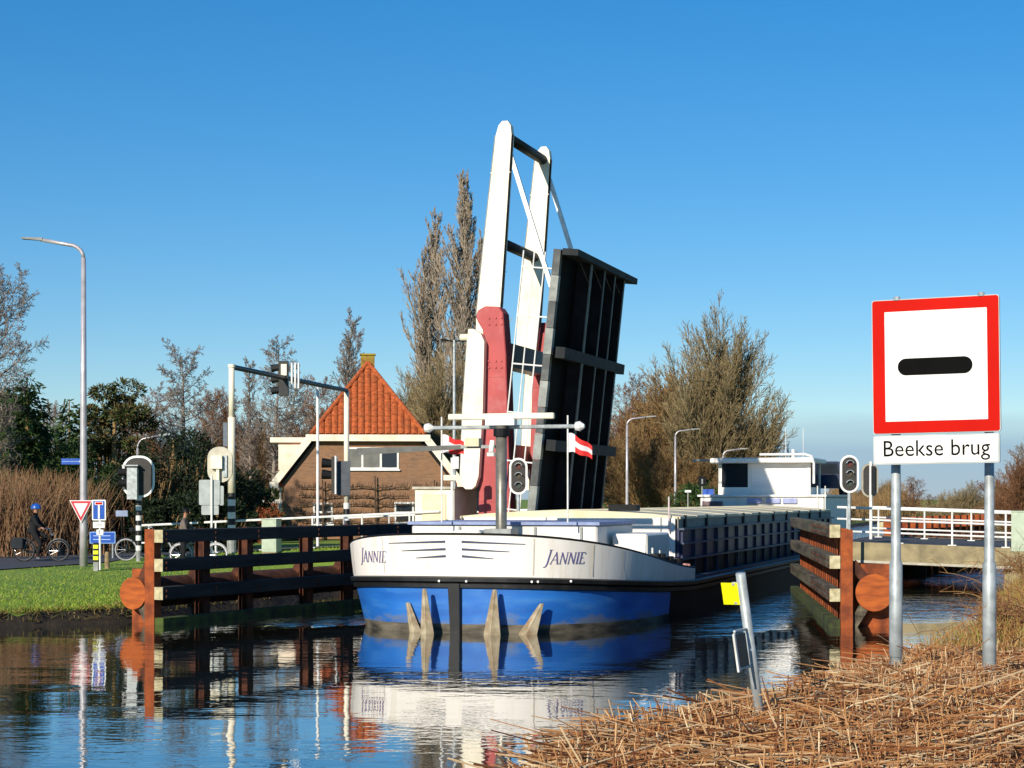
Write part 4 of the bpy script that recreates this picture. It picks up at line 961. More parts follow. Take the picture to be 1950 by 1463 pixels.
# gantry across the ramp
GN, GF = gl(441, 59.5), gl(660, 72.6)
gn = thing('signal_gantry', 'white gantry with black crossbar carrying road signals over the ramp', 'gantry', GN)
dx, dy = GF[0] - GN[0], GF[1] - GN[1]; ztop_ = 6.95 - GN[2]
banded(gn, 0, 0, 0.5, 1.95, 0.125, 7, False); MB().tube([(0, 0, -0.1), (0, 0, 0.5)], 0.15, 12).build('pole_foot', M['greypaint'], gn)
MB().tube([(0, 0, 1.95), (0, 0, 4.4)], 0.12, 14).build('post', M['cream'], gn, True); MB().tube([(0, 0, 4.4), (0, 0, ztop_)], 0.095, 14).build('post', M['cream'], gn, True)
MB().tube([(0, 0, ztop_), (0, 0, ztop_ + 0.1)], 0.12, 14).build('post_cap', M['cream'], gn)
zf_ = GF[2] - GN[2]
banded(gn, dx, dy, 0.3 + zf_, 1.9 + zf_, 0.125, 7, True); MB().tube([(dx, dy, zf_ - .1), (dx, dy, 0.3 + zf_)], 0.13, 12).build('pole_foot', M['greypaint'], gn)
MB().tube([(dx, dy, 1.9 + zf_), (dx, dy, ztop_)], 0.105, 14).build('post', M['cream'], gn, True)
MB().tube([(0, 0, ztop_ + 0.02), (dx, dy, ztop_ + 0.02)], 0.085, 12).build('crossbar', M['black'], gn)
f_ = 0.42; cx, cy = dx * f_, dy * f_
gs = MB().span(cx - 0.22, cx + 0.1, cy - 0.15, cy + 0.15, ztop_ - 0.62, ztop_ + 0.62).build('signal_head', M['black'], gn)
MB().span(cx - 0.14, cx + 0.06, cy - 0.19, cy - 0.152, ztop_ + 0.1, ztop_ + 0.5).build('signal_label', M['cream'], gs)
for dz in (0.4, 0.0, -0.4): MB().tube([(cx - 0.22, cy, ztop_ + dz), (cx - 0.5, cy, ztop_ + dz - 0.04)], [0.12, 0.14], 12).build('lamp_visor', M['black'], gs)
for a in (0.2, 0.32, 0.44): MB().span(cx + a, cx + a + 0.05, cy - 0.1, cy + 0.1, ztop_ - 0.35, ztop_ + 0.55).build('backboard_edge', M['white'], gs)
# boards fixed on the near gantry post
MB().poly(rounded(0.80, 1.15, 0.36), (-0.36, -0.14, zz(885, 59.4) - GN[2]), (1, 0, 0), (0, 0, 1), -0.03).build('shield_back', mat('shield_back_cream', '#c9c2ad', '#b5ae99', 0.6), gn)
MB().span(-0.62, -0.26, -0.34, -0.145, zz(890, 59.4) - GN[2] - 0.05, zz(890, 59.4) - GN[2] + 0.38).build('signal_head', M['cream'], gn)
MB().span(-0.46, -0.36, -0.28, -0.145, zz(890, 59.4) - GN[2] - 0.55, zz(890, 59.4) - GN[2] - 0.052).build('signal_bracket', M['cream'], gn)
MB().span(-0.26, -0.12, -0.2, -0.1, zz(885, 59.4) - GN[2] - 0.4, zz(885, 59.4) - GN[2] + 0.3).build('signal_bracket', M['galv'], gn)
MB().span(-0.27, -0.14, -0.02, 0.05, zz(850, 59.4) - GN[2], zz(805, 59.4) - GN[2]).build('cable_box', mat('slate_box', '#5f6b78', '#515c68', 0.5), gn)
# side-on signal on the far gantry post
zs_ = zz(905, 72.6) - GN[2]
sh = MB().span(dx - 0.55, dx - 0.42, dy - 0.5, dy + 0.1, zs_ - 0.72, zs_ + 0.72).build('signal_head', M['shield'], gn)
MB().span(dx - 0.42, dx - 0.36, dy - 0.52, dy + 0.12, zs_ - 0.75, zs_ + 0.75).build('backboard_edge', M['white'], sh)
for dz in (0.45, 0.0): MB().tube([(dx - 0.55, dy - 0.2, zs_ + dz), (dx - 0.95, dy - 0.2, zs_ + dz + 0.03)], [0.16, 0.2], 12).build('lamp_visor', M['dark'], sh)
MB().span(dx - 0.35, dx + 0.16, dy - 0.2, dy - 0.12, zs_ - 0.8, zs_ + 0.55).build('signal_board', mat('slate_board', '#4c525a', '#40464d', 0.6), gn)
# thin white pole
tp = thing('flag_pole', 'thin white pole standing between the two gantry posts', 'pole', gl(605, 68))
MB().tube([(0, 0, 0), (0, 0, zz(738, 68) - gl(605, 68)[2])], 0.055, 10).build('pole_shaft', M['white'], tp)
# sign backs on a thin pole
q = gl(403, 58.2); sb = thing('sign_backs', 'grey backs of two road signs on a thin pole by the gantry', 'sign', q)
MB().tube([(0, 0, 0), (0, 0, zz(905, 58.2) - q[2])], 0.035, 8).build('post', M['white'], sb)
z = zz(938, 58.2) - q[2]
MB().poly(rounded(0.66, 0.8, 0.05), (-0.08, 0.05, z), (1, 0, 0), (0, 0, 1), -0.02).build('sign_plate', M['signback'], sb)
MB().poly(rounded(0.34, 0.62, 0.05), (0.2, 0.08, z - 0.1), (1, 0, 0), (0, 0, 1), -0.02).build('sign_plate', M['signback'], sb)
MB().poly(rounded(0.55, 0.3, 0.05), (-0.06, 0.05, z - 0.56), (1, 0, 0), (0, 0, 1), -0.02).build('sign_plate', M['signback'], sb)
# control cabinets
for lab, px_, D, w_, h_ in (('pale green control cabinet behind the dark fender on the ramp', 517, 58.5, 0.5, 1.05), ('pale green control cabinet at the right end of the railing', 1944, 51.0, 0.5, 1.12)):
    p = gl(px_, D); zt = (zz(988, D) if px_ < 1000 else zz(973, D)); cb = thing('control_cabinet', lab, 'cabinet', (p[0], p[1], zt - h_), -A17, 'pale green control cabinets')
    MB().span(-w_ / 2, w_ / 2, -0.2, 0.2, 0, h_ - 0.03).build('cabinet_body', M['green'], cb)
    MB().span(-w_ / 2 - 0.02, w_ / 2 + 0.02, -0.23, 0.22, h_ - 0.028, h_).build('cabinet_lid', M['green'], cb)
    MB().span(-w_ / 2 + 0.04, w_ / 2 - 0.04, -0.208, -0.2005, 0.08, h_ - 0.07).build('cabinet_door', M['green'], cb)
    MB().span(-w_ / 2 + 0.001, w_ / 2 - 0.001, -0.19, 0.19, -0.9, -0.001).build('plinth', M['concrete'], cb)

# ---- shipping signals
def ship_signal(label, px_, D, zc_, zbase, back=False):
    x, y = at(px_, D); s_ = thing('shipping_signal', label, 'traffic light', (x, y, zbase), 0, 'three lamp shipping signals'); z = zc_ - zbase
    sgn = 1 if back else -1
    MB().tube([(0 if not back else 0.02, -0.1 if back else 0, 0), (0 if not back else 0.02, -0.1 if back else 0, z + (0.6 if back else -0.4))], 0.05, 10).build('pole', M['galv'] if not back else M['white'], s_)
    MB().poly(rounded(0.54, 1.08, 0.265), (0, -0.05, z), (1, 0, 0), (0, 0, 1), -0.03).build('shield_rim', M['signwhite'] if not back else mat('grimy_rim', '#a9a28e', '#98917e', 0.6), s_)
    MB().poly(rounded(0.42, 0.96, 0.205), (0, -0.053, z), (1, 0, 0), (0, 0, 1), 0.004).build('shield', M['shield'], s_)
    if back:
        MB().span(0.02, 0.16, -0.16, -0.058, z - 0.45, z + 0.45).build('signal_case', M['black'], s_)
        return
    for dz, c_ in ((0.28, '#6a4038'), (0, '#5b5348'), (-0.28, '#4f564e')):
        ln = MB().tube([(0, -0.058, z + dz), (0, -0.075, z + dz), (0, -0.09, z + dz)], [0.085, 0.08, 0.02], 14).build('lens', mat('lens_' + c_[1:], c_, c_, 0.12), s_)
        k = MB(); 
        for i in range(9):
            a = R(15 + 150 * i / 8)
            for rr_, yy in ((0.10, -0.058), (0.115, -0.058), (0.115, -0.2), (0.10, -0.2)): k.v.append(V((rr_ * math.cos(a), yy, z + dz + rr_ * math.sin(a))))
        for i in range(8):
            for p_ in range(4): k.f.append([4 * i + p_, 4 * i + (p_ + 1) % 4, 4 * i + 4 + (p_ + 1) % 4, 4 * i + 4 + p_]); k.m.append(0)
        k.build('visor', M['galv'], ln)
ship_signal('three lamp shipping signal between the barge mast and the black leaf', 987, 54.2, zz(907, 54.2), 1.34)
ship_signal('three lamp shipping signal left of the tall red bordered sign', 1617, 52.6, zz(903, 52.6), 0.7)
ship_signal('shipping signal seen from behind under the corner of the tall sign', 1656, 58.5, zz(915, 58.5), 1.38, True)
# white instrument post left of the cream cabin
x, y = at(861, 55.6); ip = thing('instrument_post', 'thin white post with small boxes in front of the cream cabin', 'post', (x, y, 1.2))
MB().tube([(0, 0, 0), (0, 0, zz(872, 55.6) - 1.2)], 0.045, 8).build('pole', M['white'], ip)
MB().span(-0.26, 0.16, -0.1, 0.08, zz(915, 55.6) - 1.2, zz(905, 55.6) - 1.2).build('cross_bracket', M['cream'], ip)
MB().span(0.02, 0.2, -0.08, 0.08, zz(893, 55.6) - 1.2, zz(870, 55.6) - 1.2).build('camera_box', M['white'], ip)
# small road signs beyond the barge
for px_, py_, D, lab in ((1337, 917, 115, 'dark square back of a road sign in front of the big bare tree'), (1310, 938, 120, 'small pale topped road sign beside the second street lamp')):
    p = gl(px_, D); s_ = thing('road_sign', lab, 'sign', p); z = zz(py_, D) - p[2]
    MB().tube([(0, 0, 0), (0, 0, z)], 0.05, 6).build('post', M['greypaint'], s_)
    if D < 118:
        MB().span(-0.24, 0.24, -0.06, -0.03, z - 0.3, z + 0.3).build('sign_plate', M['dark'], s_); MB().span(-0.05, 0.05, -0.07, -0.062, z - 0.15, z + 0.15).build('fixing_rail', M['greypaint'], s_)
    else:
        MB().span(-0.2, 0.2, -0.1, 0.1, z, z + 0.15).build('sign_plate', M['white'], s_)

# ================================================================== bicycles and people
def ring(k, c_, R_, r_, n=28, m=5):
    vs = []; fs = []
    for i in range(n):
        a = 2 * math.pi * i / n
        for j in range(m):
            b = 2 * math.pi * j / m; rr_ = R_ + r_ * math.cos(b); vs.append(V(c_) + V((rr_ * math.cos(a), r_ * math.sin(b), rr_ * math.sin(a))))
    for i in range(n):
        for j in range(m): fs.append((i * m + j, ((i + 1) % n) * m + j, ((i + 1) % n) * m + (j + 1) % m, i * m + (j + 1) % m))
    k.add(vs, fs)
M['rimgrey'] = mat('dull_rim', '#6d6f72', '#5a5c5f', 0.5, 0.3)
def bicycle(label, loc, rz, paint, pannier=False, tyre=None):
    b = thing('bicycle', label, 'bicycle', loc, rz, 'bicycles on the left bank')
    for x in (0, 1.1):
        k = MB(); ring(k, (x, 0, 0.35), 0.335, 0.022); wv = k.build('wheel', tyre or M['tyre'], b, True)
        k = MB(); ring(k, (x, 0, 0.35), 0.305, 0.012); k.build('rim', M['rimgrey'], wv, True)
        k = MB()
        for i in range(14): a = 2 * math.pi * i / 14; k.tube([(x, 0.02 * (-1) ** i, 0.35), (x + 0.3 * math.cos(a), 0, 0.35 + 0.3 * math.sin(a))], 0.003, 3)
        k.tube([(x, -0.05, 0.35), (x, 0.05, 0.35)], 0.03, 8); k.build('spokes', M['chrome'], wv)
        k = MB(); pts = [(x + 0.375 * math.cos(R(a)), 0, 0.35 + 0.375 * math.sin(R(a))) for a in (range(20, 171, 15) if x else range(5, 176, 15))]
        k.tube(pts, 0.02, 5); k.build('mudguard', paint, b)
    k = MB()
    bbk, st, hd_, ht = V((0.46, 0, 0.29)), V((0.27, 0, 0.84)), V((0.90, 0, 0.62)), V((0.84, 0, 0.88))
    k.tube([bbk, st], 0.018, 6).tube([bbk, hd_], 0.02, 6).tube([st + V((0.03, 0, -0.14)), ht + V((0.01, 0, -0.08))], 0.018, 6).tube([ht, hd_], 0.02, 6)
    for sd in (-0.055, 0.055): k.tube([(0, sd, 0.35), bbk + V((0, sd * .5, 0))], 0.011, 5).tube([(0, sd, 0.35), st + V((0.03, sd * .4, -0.1))], 0.011, 5).tube([hd_ + V((0, sd, 0)), (1.0, sd, 0.48), (1.1, sd, 0.35)], 0.012, 5)
    k.build('frame', paint, b)
    MB().span(0.05, 0.55, 0.045, 0.075, 0.25, 0.37).build('chain_case', paint, b)
    MB().tube([st, (0.24, 0, 0.93)], 0.014, 6).tube([(0.10, 0, 0.97), (0.2, 0, 0.97), (0.3, 0, 0.96), (0.42, 0, 0.955)], [0.07, 0.1, 0.06, 0.025], 8).build('saddle', M['cloth_black'], b)
    MB().tube([ht, (0.83, 0, 1.03)], 0.015, 6).tube([(0.62, -0.27, 1.06), (0.78, -0.22, 1.06), (0.84, 0, 1.03), (0.78, 0.22, 1.06), (0.62, 0.27, 1.06)], 0.013, 6).build('handlebar', M['chrome'], b)
    MB().tube([(0.86, 0, 0.86), (0.95, 0, 0.86)], [0.03, 0.05], 8).build('headlight', M['chrome'], b)
    k = MB()
    for sd in (-0.07, 0.07): k.tube([(0.2, sd, 0.74), (-0.3, sd, 0.74), (0, sd, 0.36)], 0.008, 5)
    for x in (-0.28, -0.12, 0.05): k.tube([(x, -0.07, 0.74), (x, 0.07, 0.74)], 0.008, 5)
    k.build('luggage_rack', M['dark'], b)
    MB().tube([bbk + V((0, -0.1, 0)), bbk + V((0, 0.1, 0))], 0.015, 6).tube([bbk + V((0, -0.1, 0)), bbk + V((0.02, -0.1, -0.17))], 0.01, 5).tube([bbk + V((0, 0.1, 0)), bbk + V((-0.02, 0.1, 0.17))], 0.01, 5).span(bbk.x - 0.02, bbk.x + 0.08, -0.2, -0.11, 0.105, 0.13).span(bbk.x - 0.08, bbk.x + 0.02, 0.11, 0.2, 0.445, 0.47).build('crank', M['chrome'], b)
    if pannier:
        for sd in (-1, 1): MB().span(-0.36, 0.02, sd * 0.08, sd * 0.24, 0.40, 0.76).build('pannier', mat('pannier_cloth', '#1f262c', '#161b20', 0.85), b, bevel=0.03)
    return b
def body(joints, edges, name, mats, matf, parent):
    me = bpy.data.meshes.new(name); me.from_pydata([j[0] for j in joints], edges, [])
    o = bpy.data.objects.new(name, me); COL.objects.link(o)
    md = o.modifiers.new('skin', 'SKIN')
    for i, j in enumerate(joints):
        sv = me.skin_vertices[0].data[i]; r_ = j[1]; sv.radius = r_ if isinstance(r_, tuple) else (r_, r_); sv.use_root = (i == 0)
    o.modifiers.new('sub', 'SUBSURF').levels = 2
    dg = bpy.context.evaluated_depsgraph_get(); m2 = bpy.data.meshes.new_from_object(o.evaluated_get(dg)); bpy.data.objects.remove(o)
    m2.materials.clear()
    for mm in mats: m2.materials.append(mm)
    for p in m2.polygons: p.use_smooth = True; p.material_index = matf(p.center)
    m2.name = name; ob = bpy.data.objects.new(name, m2); COL.objects.link(ob); ob.parent = parent; return ob
def head_parts(par, c_, hair, hat=None):
    c_ = V(c_)
    k = MB()
    if hat:   # helmet, a tapered dome with a brim
        for i in range(7):
            a = R(-8 + 98 * i / 6)
            for j in range(16):
                b = 2 * math.pi * j / 16; k.v.append(c_ + V((0.165 * math.cos(a) * math.cos(b) - 0.01, 0.135 * math.cos(a) * math.sin(b), 0.02 + 0.155 * math.sin(a))))
        for i in range(6):
            for j in range(16): k.f.append([i * 16 + j, i * 16 + (j + 1) % 16, (i + 1) * 16 + (j + 1) % 16, (i + 1) * 16 + j]); k.m.append(0)
        k.build('helmet', hat, par, True)
    else:
        for i in range(7):
            a = R(-20 + 110 * i / 6)
            for j in range(14):
                b = 2 * math.pi * j / 14; k.v.append(c_ + V((0.112 * math.cos(a) * math.cos(b) - 0.015, 0.095 * math.cos(a) * math.sin(b), 0.03 + 0.115 * math.sin(a))))
        for i in range(6):
            for j in range(14): k.f.append([i * 14 + j, i * 14 + (j + 1) % 14, (i + 1) * 14 + (j + 1) % 14, (i + 1) * 14 + j]); k.m.append(0)
        k.build('hair', hair, par, True)
    f_ = MB().tube([c_ + V((0.09, 0, 0.02)), c_ + V((0.125, 0, -0.02))], [0.012, 0.018], 6)
    f_.build('nose', M['skin'], par)
    for sd in (-1, 1):
        MB().tube([c_ + V((0.088, sd * 0.035, 0.015)), c_ + V((0.1, sd * 0.035, 0.015))], 0.011, 6).build('eye', M['dark'], par)
        MB().tube([c_ + V((0, sd * 0.085, -0.02)), c_ + V((0, sd * 0.1, 0.02))], [0.02, 0.022], 6).build('ear', M['skin'], par)
    MB().beam(c_ + V((0.1, -0.025, -0.06)), c_ + V((0.1, 0.025, -0.06)), 0.012, 0.01).build('mouth', mat('lips', '#8a4a42', '#80423c', 0.6), par)
def hand(par, wrist, d, up):
    wrist = V(wrist); d = V(d).normalized(); up = V(up).normalized(); sd = d.cross(up).normalized()
    k = MB().beam(wrist, wrist + d * 0.085, 0.075, 0.032, up=up)
    for i, L in enumerate((0.065, 0.075, 0.07, 0.055)):
        b = wrist + d * 0.08 + sd * (-0.028 + 0.019 * i)
        k.tube([b, b + d * L * 0.5 - up * 0.012, b + d * L * 0.7 - up * 0.04, b + d * L * 0.4 - up * 0.06], [0.0095, 0.009, 0.008, 0.007], 6)
    b = wrist + d * 0.03 - sd * 0.036
    k.tube([b, b - sd * 0.03 + d * 0.03 - up * 0.015, b - sd * 0.02 + d * 0.06 - up * 0.035], [0.011, 0.01, 0.008], 6)
    k.build('hand', M['skin'], par)
# cyclist on the road
cl = gl(46, 58.8); cl = (cl[0], cl[1], cl[2] + 0.03)
bicycle('black bicycle with panniers ridden by the person in a blue helmet', cl, 0, M['black'], True)
pr = thing('person', 'person in black coat and blue helmet riding a bicycle on the road', 'person', cl)
J = [((0.27, 0, 1.02), (0.15, 0.17)), ((0.29, 0, 1.2), (0.14, 0.16)), ((0.33, 0, 1.40), (0.13, 0.18)), ((0.35, 0, 1.50), 0.07), ((0.37, 0, 1.57), 0.058), ((0.385, 0, 1.66), (0.098, 0.082)), ((0.385, 0, 1.74), (0.09, 0.075)),
     ((0.34, -0.19, 1.42), 0.075), ((0.47, -0.25, 1.2), 0.058), ((0.63, -0.25, 1.09), 0.04),
     ((0.34, 0.19, 1.42), 0.075), ((0.47, 0.25, 1.2), 0.058), ((0.63, 0.25, 1.09), 0.04),
     ((0.32, -0.1, 0.93), 0.11), ((0.55, -0.11, 0.58), 0.075), ((0.46, -0.12, 0.20), 0.05), ((0.58, -0.12, 0.145), 0.04),
     ((0.32, 0.1, 0.93), 0.11), ((0.70, 0.11, 0.80), 0.075), ((0.44, 0.12, 0.53), 0.05), ((0.56, 0.12, 0.49), 0.04)]
E_ = [(0, 1), (1, 2), (2, 3), (3, 4), (4, 5), (5, 6), (2, 7), (7, 8), (8, 9), (2, 10), (10, 11), (11, 12), (0, 13), (13, 14), (14, 15), (15, 16), (0, 17), (17, 18), (18, 19), (19, 20)]
body(J, E_, 'figure', [M['cloth_black'], M['skin']], lambda c_: 1 if c_.z > 1.53 else 0, pr)
head_parts(pr, (0.385, 0, 1.69), M['dark'], M['helmet'])
for sd in (-1, 1): hand(pr, (0.60, sd * 0.25, 1.09), (0.9, 0, -0.25), (0.2, 0, 1))
# bicycle propped by the signal
b2 = gl(240, 58.6); bicycle('dark bicycle parked by the banded signal pole', (b2[0], b2[1], b2[2] + 0.03), R(4), M['dark'], tyre=mat('pale_tyre', '#b9b9bb', '#9c9c9f', 0.5))
# waiting cyclist behind the fender
b3 = gl(345, 57.2); b3 = (b3[0], b3[1], b3[2])
bicycle('white wheeled bicycle held by the waiting person behind the dark fender', b3, R(-3), M['greypaint'], tyre=mat('white_tyre', '#dcd6da', '#c6c0c4', 0.5))
pr = thing('person', 'person in taupe coat waiting with a bicycle behind the dark fender', 'person', (b3[0] + 0.12, b3[1] - 0.33, b3[2]), R(0))
J = [((0, 0, 0.95), (0.14, 0.17)), ((0, 0, 1.15), (0.13, 0.16)), ((0.03, 0, 1.37), (0.13, 0.19)), ((0.05, 0, 1.49), 0.07), ((0.07, 0, 1.56), 0.055), ((0.09, 0, 1.65), (0.095, 0.08)), ((0.09, 0, 1.72), (0.085, 0.072)),
     ((0.03, -0.2, 1.39), 0.072), ((0.12, -0.27, 1.14), 0.055), ((0.33, -0.2, 1.06), 0.04),
     ((0.03, 0.2, 1.39), 0.072), ((0.22, 0.26, 1.2), 0.055), ((0.46, 0.2, 1.09), 0.04),
     ((0, -0.1, 0.85), 0.11), ((0.04, -0.11, 0.48), 0.075), ((0, -0.11, 0.10), 0.05), ((0.14, -0.11, 0.05), 0.042),
     ((0, 0.1, 0.85), 0.11), ((-0.02, 0.11, 0.48), 0.075), ((-0.08, 0.11, 0.10), 0.05), ((0.06, 0.11, 0.05), 0.042)]
body(J, E_, 'figure', [M['cloth_taupe'], M['skin'], M['cloth_black']], lambda c_: 1 if c_.z > 1.52 else (2 if c_.z < 0.82 else 0), pr)
head_parts(pr, (0.09, 0, 1.67), M['dark'])
hand(pr, (0.31, -0.2, 1.07), (0.9, 0.2, -0.2), (0.2, 0, 1)); hand(pr, (0.44, 0.2, 1.1), (0.9, 0, -0.2), (0.2, 0, 1))

# ================================================================== foreground signs
SD = 13.5
S1, S2 = at(1706, 13.95), at(1884, 13.75)
bs = thing('bridge_name_sign', 'tall red bordered white sign with black bar reading Beekse brug', 'sign', ((S1[0] + S2[0]) / 2, 13.5, 0))
ox = (S1[0] + S2[0]) / 2
for (sx_, sy_) in (S1, S2):
    s, t = ST(sx_, sy_); x = sx_ - ox; y = sy_ - 13.5; z0 = gz(s, t) - 0.3
    MB().tube([(x, y, z0), (x, y, zz(1078, 13.5)), (x, y, zz(1070, 13.5)), (x, y, zz(563, 13.5))], [0.052, 0.050, 0.037, 0.034], 16).build('post', M['galv'], bs, True)
# plates: left and right edges at different depths (sign turned a little)
xl, yl = at(1660, 13.86); xr, yr = at(1903, 13.50)
ux = V((xr - xl, yr - yl, 0)); WD = ux.length; ux.normalize(); uz = V((0, 0, 1)); nrm = ux.cross(uz)
cxm = (xl + xr) / 2 - ox; cym = (yl + yr) / 2 - 13.5
tilt = V((0, 0, 1))
zt = (zz(574, 13.86) + zz(560, 13.5)) / 2; zm = (zz(827, 13.86) + zz(823, 13.5)) / 2; zb = (zz(886, 13.86) + zz(880, 13.5)) / 2
roll = 0.012
uxr = (ux + V((0, 0, roll))).normalized(); uzr = (uz - ux * roll).normalized()
hs = (zt - zm) / 2; oc = V((cxm, cym - 0.02, (zt + zm) / 2))
MB().poly(rounded(WD, 2 * hs, 0.02, 3), oc, uxr, uzr, -0.03).build('panel_frame', M['signback'], bs)
MB().poly(rounded(WD - 0.012, 2 * hs - 0.012, 0.018, 3), oc + nrm * 0.001, uxr, uzr, 0.003).build('red_border', M['signred'], bs)
MB().poly(rounded(WD * 0.80, 2 * hs * 0.815, 0.004, 2), oc + nrm * 0.0045 + uxr * 0.004, uxr, uzr, 0.003).build('white_field', M['signwhite'], bs)
MB().poly(rounded(WD * 0.585, 2 * hs * 0.125, 2 * hs * 0.0615, 8), oc + nrm * 0.008 - uzr * 0.005 - uxr * 0.002, uxr, uzr, 0.003).build('black_bar', M['signblack'], bs)
hp = (zm - zb) / 2; op = V((cxm, cym - 0.02, (zm + zb) / 2 - 0.006)) + uxr * 0.003
MB().poly(rounded(WD - 0.01, 2 * hp - 0.008, 0.012, 3), op, uxr, uzr, -0.03).build('name_plate', M['signback'], bs)
MB().poly(rounded(WD - 0.035, 2 * hp - 0.028, 0.01, 3), op + nrm * 0.001, uxr, uzr, 0.003).build('name_field', M['signwhite'], bs)
tx = sign_text('Beekse brug', 0.172, op + nrm * 0.0055 + uzr * 0.004, uxr, uzr, 0.001, M['signblack'], bs, 'name_lettering', 0.93)
for f_ in (-0.33, 0.33):
    for zc_ in (oc + uzr * (hs - 0.12), oc - uzr * (hs - 0.12)):
        p = zc_ + uxr * (f_ * WD) - nrm * 0.05; MB().beam(p - uxr * 0.06, p + uxr * 0.06, 0.05, 0.04).build('clamp', M['galv'], bs)
for px_ in (1706, 1884):
    p = oc + uzr * (hs + 0.012) + uxr * ((-0.30 if px_ < 1800 else 0.36) * WD) - nrm * 0.02; MB().tube([p - uzr * 0.02, p + uzr * 0.01], [0.035, 0.02], 10).build('post_cap', M['galv'], bs)
# leaning post with a yellow plate
P1 = at(1445, 10.7); P0 = at(1410, 10.45)
lpz = gz(*ST(*P1)); ls = thing('leaning_post', 'leaning grey post with a yellow plate and a blank board in the reeds', 'sign', (P1[0], P1[1], lpz))
tp_ = V((P0[0] - P1[0], P0[1] - P1[1], zz(1092, 10.45) - lpz)); bt_ = V((0.01, 0, -0.5)); dd = (tp_ - V((0, 0, zz(1350, 10.7) - lpz)))
bt_ = tp_ - dd * 1.6
MB().tube([bt_, tp_], 0.028, 14).build('post', M['galv'], ls, True)
def lpp(py): f_ = (py - 1092) / (1350 - 1092); return tp_ - dd * f_
a1 = lpp(1108)
sk = (dd.normalized())
yu = V((-0.9, 0.35, 0.0)).normalized()
yp = lpp(1130)
MB().poly([(0.02, -0.068), (0.125, -0.068), (0.125, 0.065), (0.0, 0.065)], yp + V((0, -0.02, 0)), yu, sk, 0.004).build('yellow_plate', M['yellow'], ls)
for py in (1112, 1147): MB().tube([lpp(py), lpp(py) + yu * 0.06 + V((0, -0.012, 0))], 0.012, 6).build('clamp', M['galv'], ls)
MB().beam(lpp(1150), lpp(1165) + yu * 0.05, 0.01, 0.012).build('bracket_strap', M['dark'], ls)
yp = lpp(1237); yu2 = V((-0.42, -0.9, 0.0)).normalized()
MB().poly([(0.06, -0.105), (0.26, -0.105), (0.26, 0.115), (0.06, 0.115)], yp, yu2, sk, 0.006).build('blank_board', mat('dark_board', '#4f5049', '#42433d', 0.6), ls)
k = MB().beam(yp + yu2 * 0.265 - sk * 0.11, yp + yu2 * 0.265 + sk * 0.12, 0.012, 0.02); k.build('board_rim', M['white'], ls)
for py in (1196, 1266): MB().tube([lpp(py), lpp(py) + yu2 * 0.25], 0.008, 6).build('clamp', M['galv'], ls)

# ================================================================== trees
def rv(rg): return V((rg.gauss(0, 1), rg.gauss(0, 1), rg.gauss(0, 1)))
def branch(tk, tw, p, d, L, r, lev, P, rg):
    n_ = P['segs'][lev]; pts = [p]; rad = [r]; dirs = [d]
    tip = P['tip'][lev]
    for i in range(n_):
        d = (d + rv(rg) * P['wig'][lev] + V((0, 0, P['up'][lev]))).normalized()
        p = p + d * (L / n_); pts.append(p); dirs.append(d); rad.append(max(P['rmin'], r * (1 - (1 - tip) * (i + 1) / n_)))
    (tk if lev == 0 else tw).tube(pts, rad, (8, 5, 3, 3, 3)[lev], 0, False)
    if lev + 1 >= P['levels']: return
    kids = P['kids'][lev]; st = P['start'][lev]; az = rg.uniform(0, 6.28)
    for j in range(kids):
        f = st + (1 - st) * (j + rg.random() * 0.9) / kids; f = min(f, 0.995); q = f * n_; i = int(q); u = q - i
        pos = pts[i].lerp(pts[i + 1], u); dr = dirs[min(i + 1, n_)]; rr_ = rad[i] + (rad[i + 1] - rad[i]) * u
        az += 2.4 + rg.uniform(-.5, .5)
        ang = R(P['ang'][lev] + rg.uniform(-12, 12)) * (1 - P['angtop'][lev] * f)
        a = dr.orthogonal().normalized(); b = dr.cross(a); sidev = a * math.cos(az) + b * math.sin(az)
        nd = (dr * math.cos(ang) + sidev * math.sin(ang)).normalized()
        prof = P['shape'](f) if lev == 0 else (1 - 0.45 * f)
        branch(tk, tw, pos, nd, P['len'][lev] * prof * rg.uniform(0.75, 1.12) * (P['H'] if lev == 0 else L), max(P['rmin'], rr_ * P['rr'][lev]), lev + 1, P, rg)
def barkmat(name, cols): return leafmat(name, cols, 0.85)
BK = {'grey': barkmat('grey_twigs', ['#544c46', '#7a7067', '#94887a', '#665b51']),
      'brown': barkmat('brown_twigs', ['#644c32', '#826642', '#94784e', '#705a3e']),
      'olive': barkmat('olive_twigs', ['#5f5238', '#80704e', '#968460', '#6a5c44']),
      'poplar': barkmat('poplar_twigs', ['#786a5a', '#988a78', '#b0a18c', '#6a5c4c', '#8a7c68']),
      'russet': barkmat('russet_twigs', ['#5c3d2b', '#7a5238', '#8d6746', '#664632'])}
base = dict(segs=(7, 4, 3, 2, 1), wig=(.06, .11, .14, .16, .18), up=(.03, .06, .05, .05, .04), tip=(.12, .25, .3, .5, .6), rmin=0.0085, levels=5, tf=0.93,
            kids=(26, 11, 7, 4), start=(.22, .15, .12, .1), ang=(55, 45, 45, 42), angtop=(.35, .1, 0, 0), len=(.34, .46, .52, .7), rr=(.5, .5, .5, .7), shape=lambda f: 1 - 0.5 * f)
def kind(**kw): d = dict(base); d.update(kw); return d
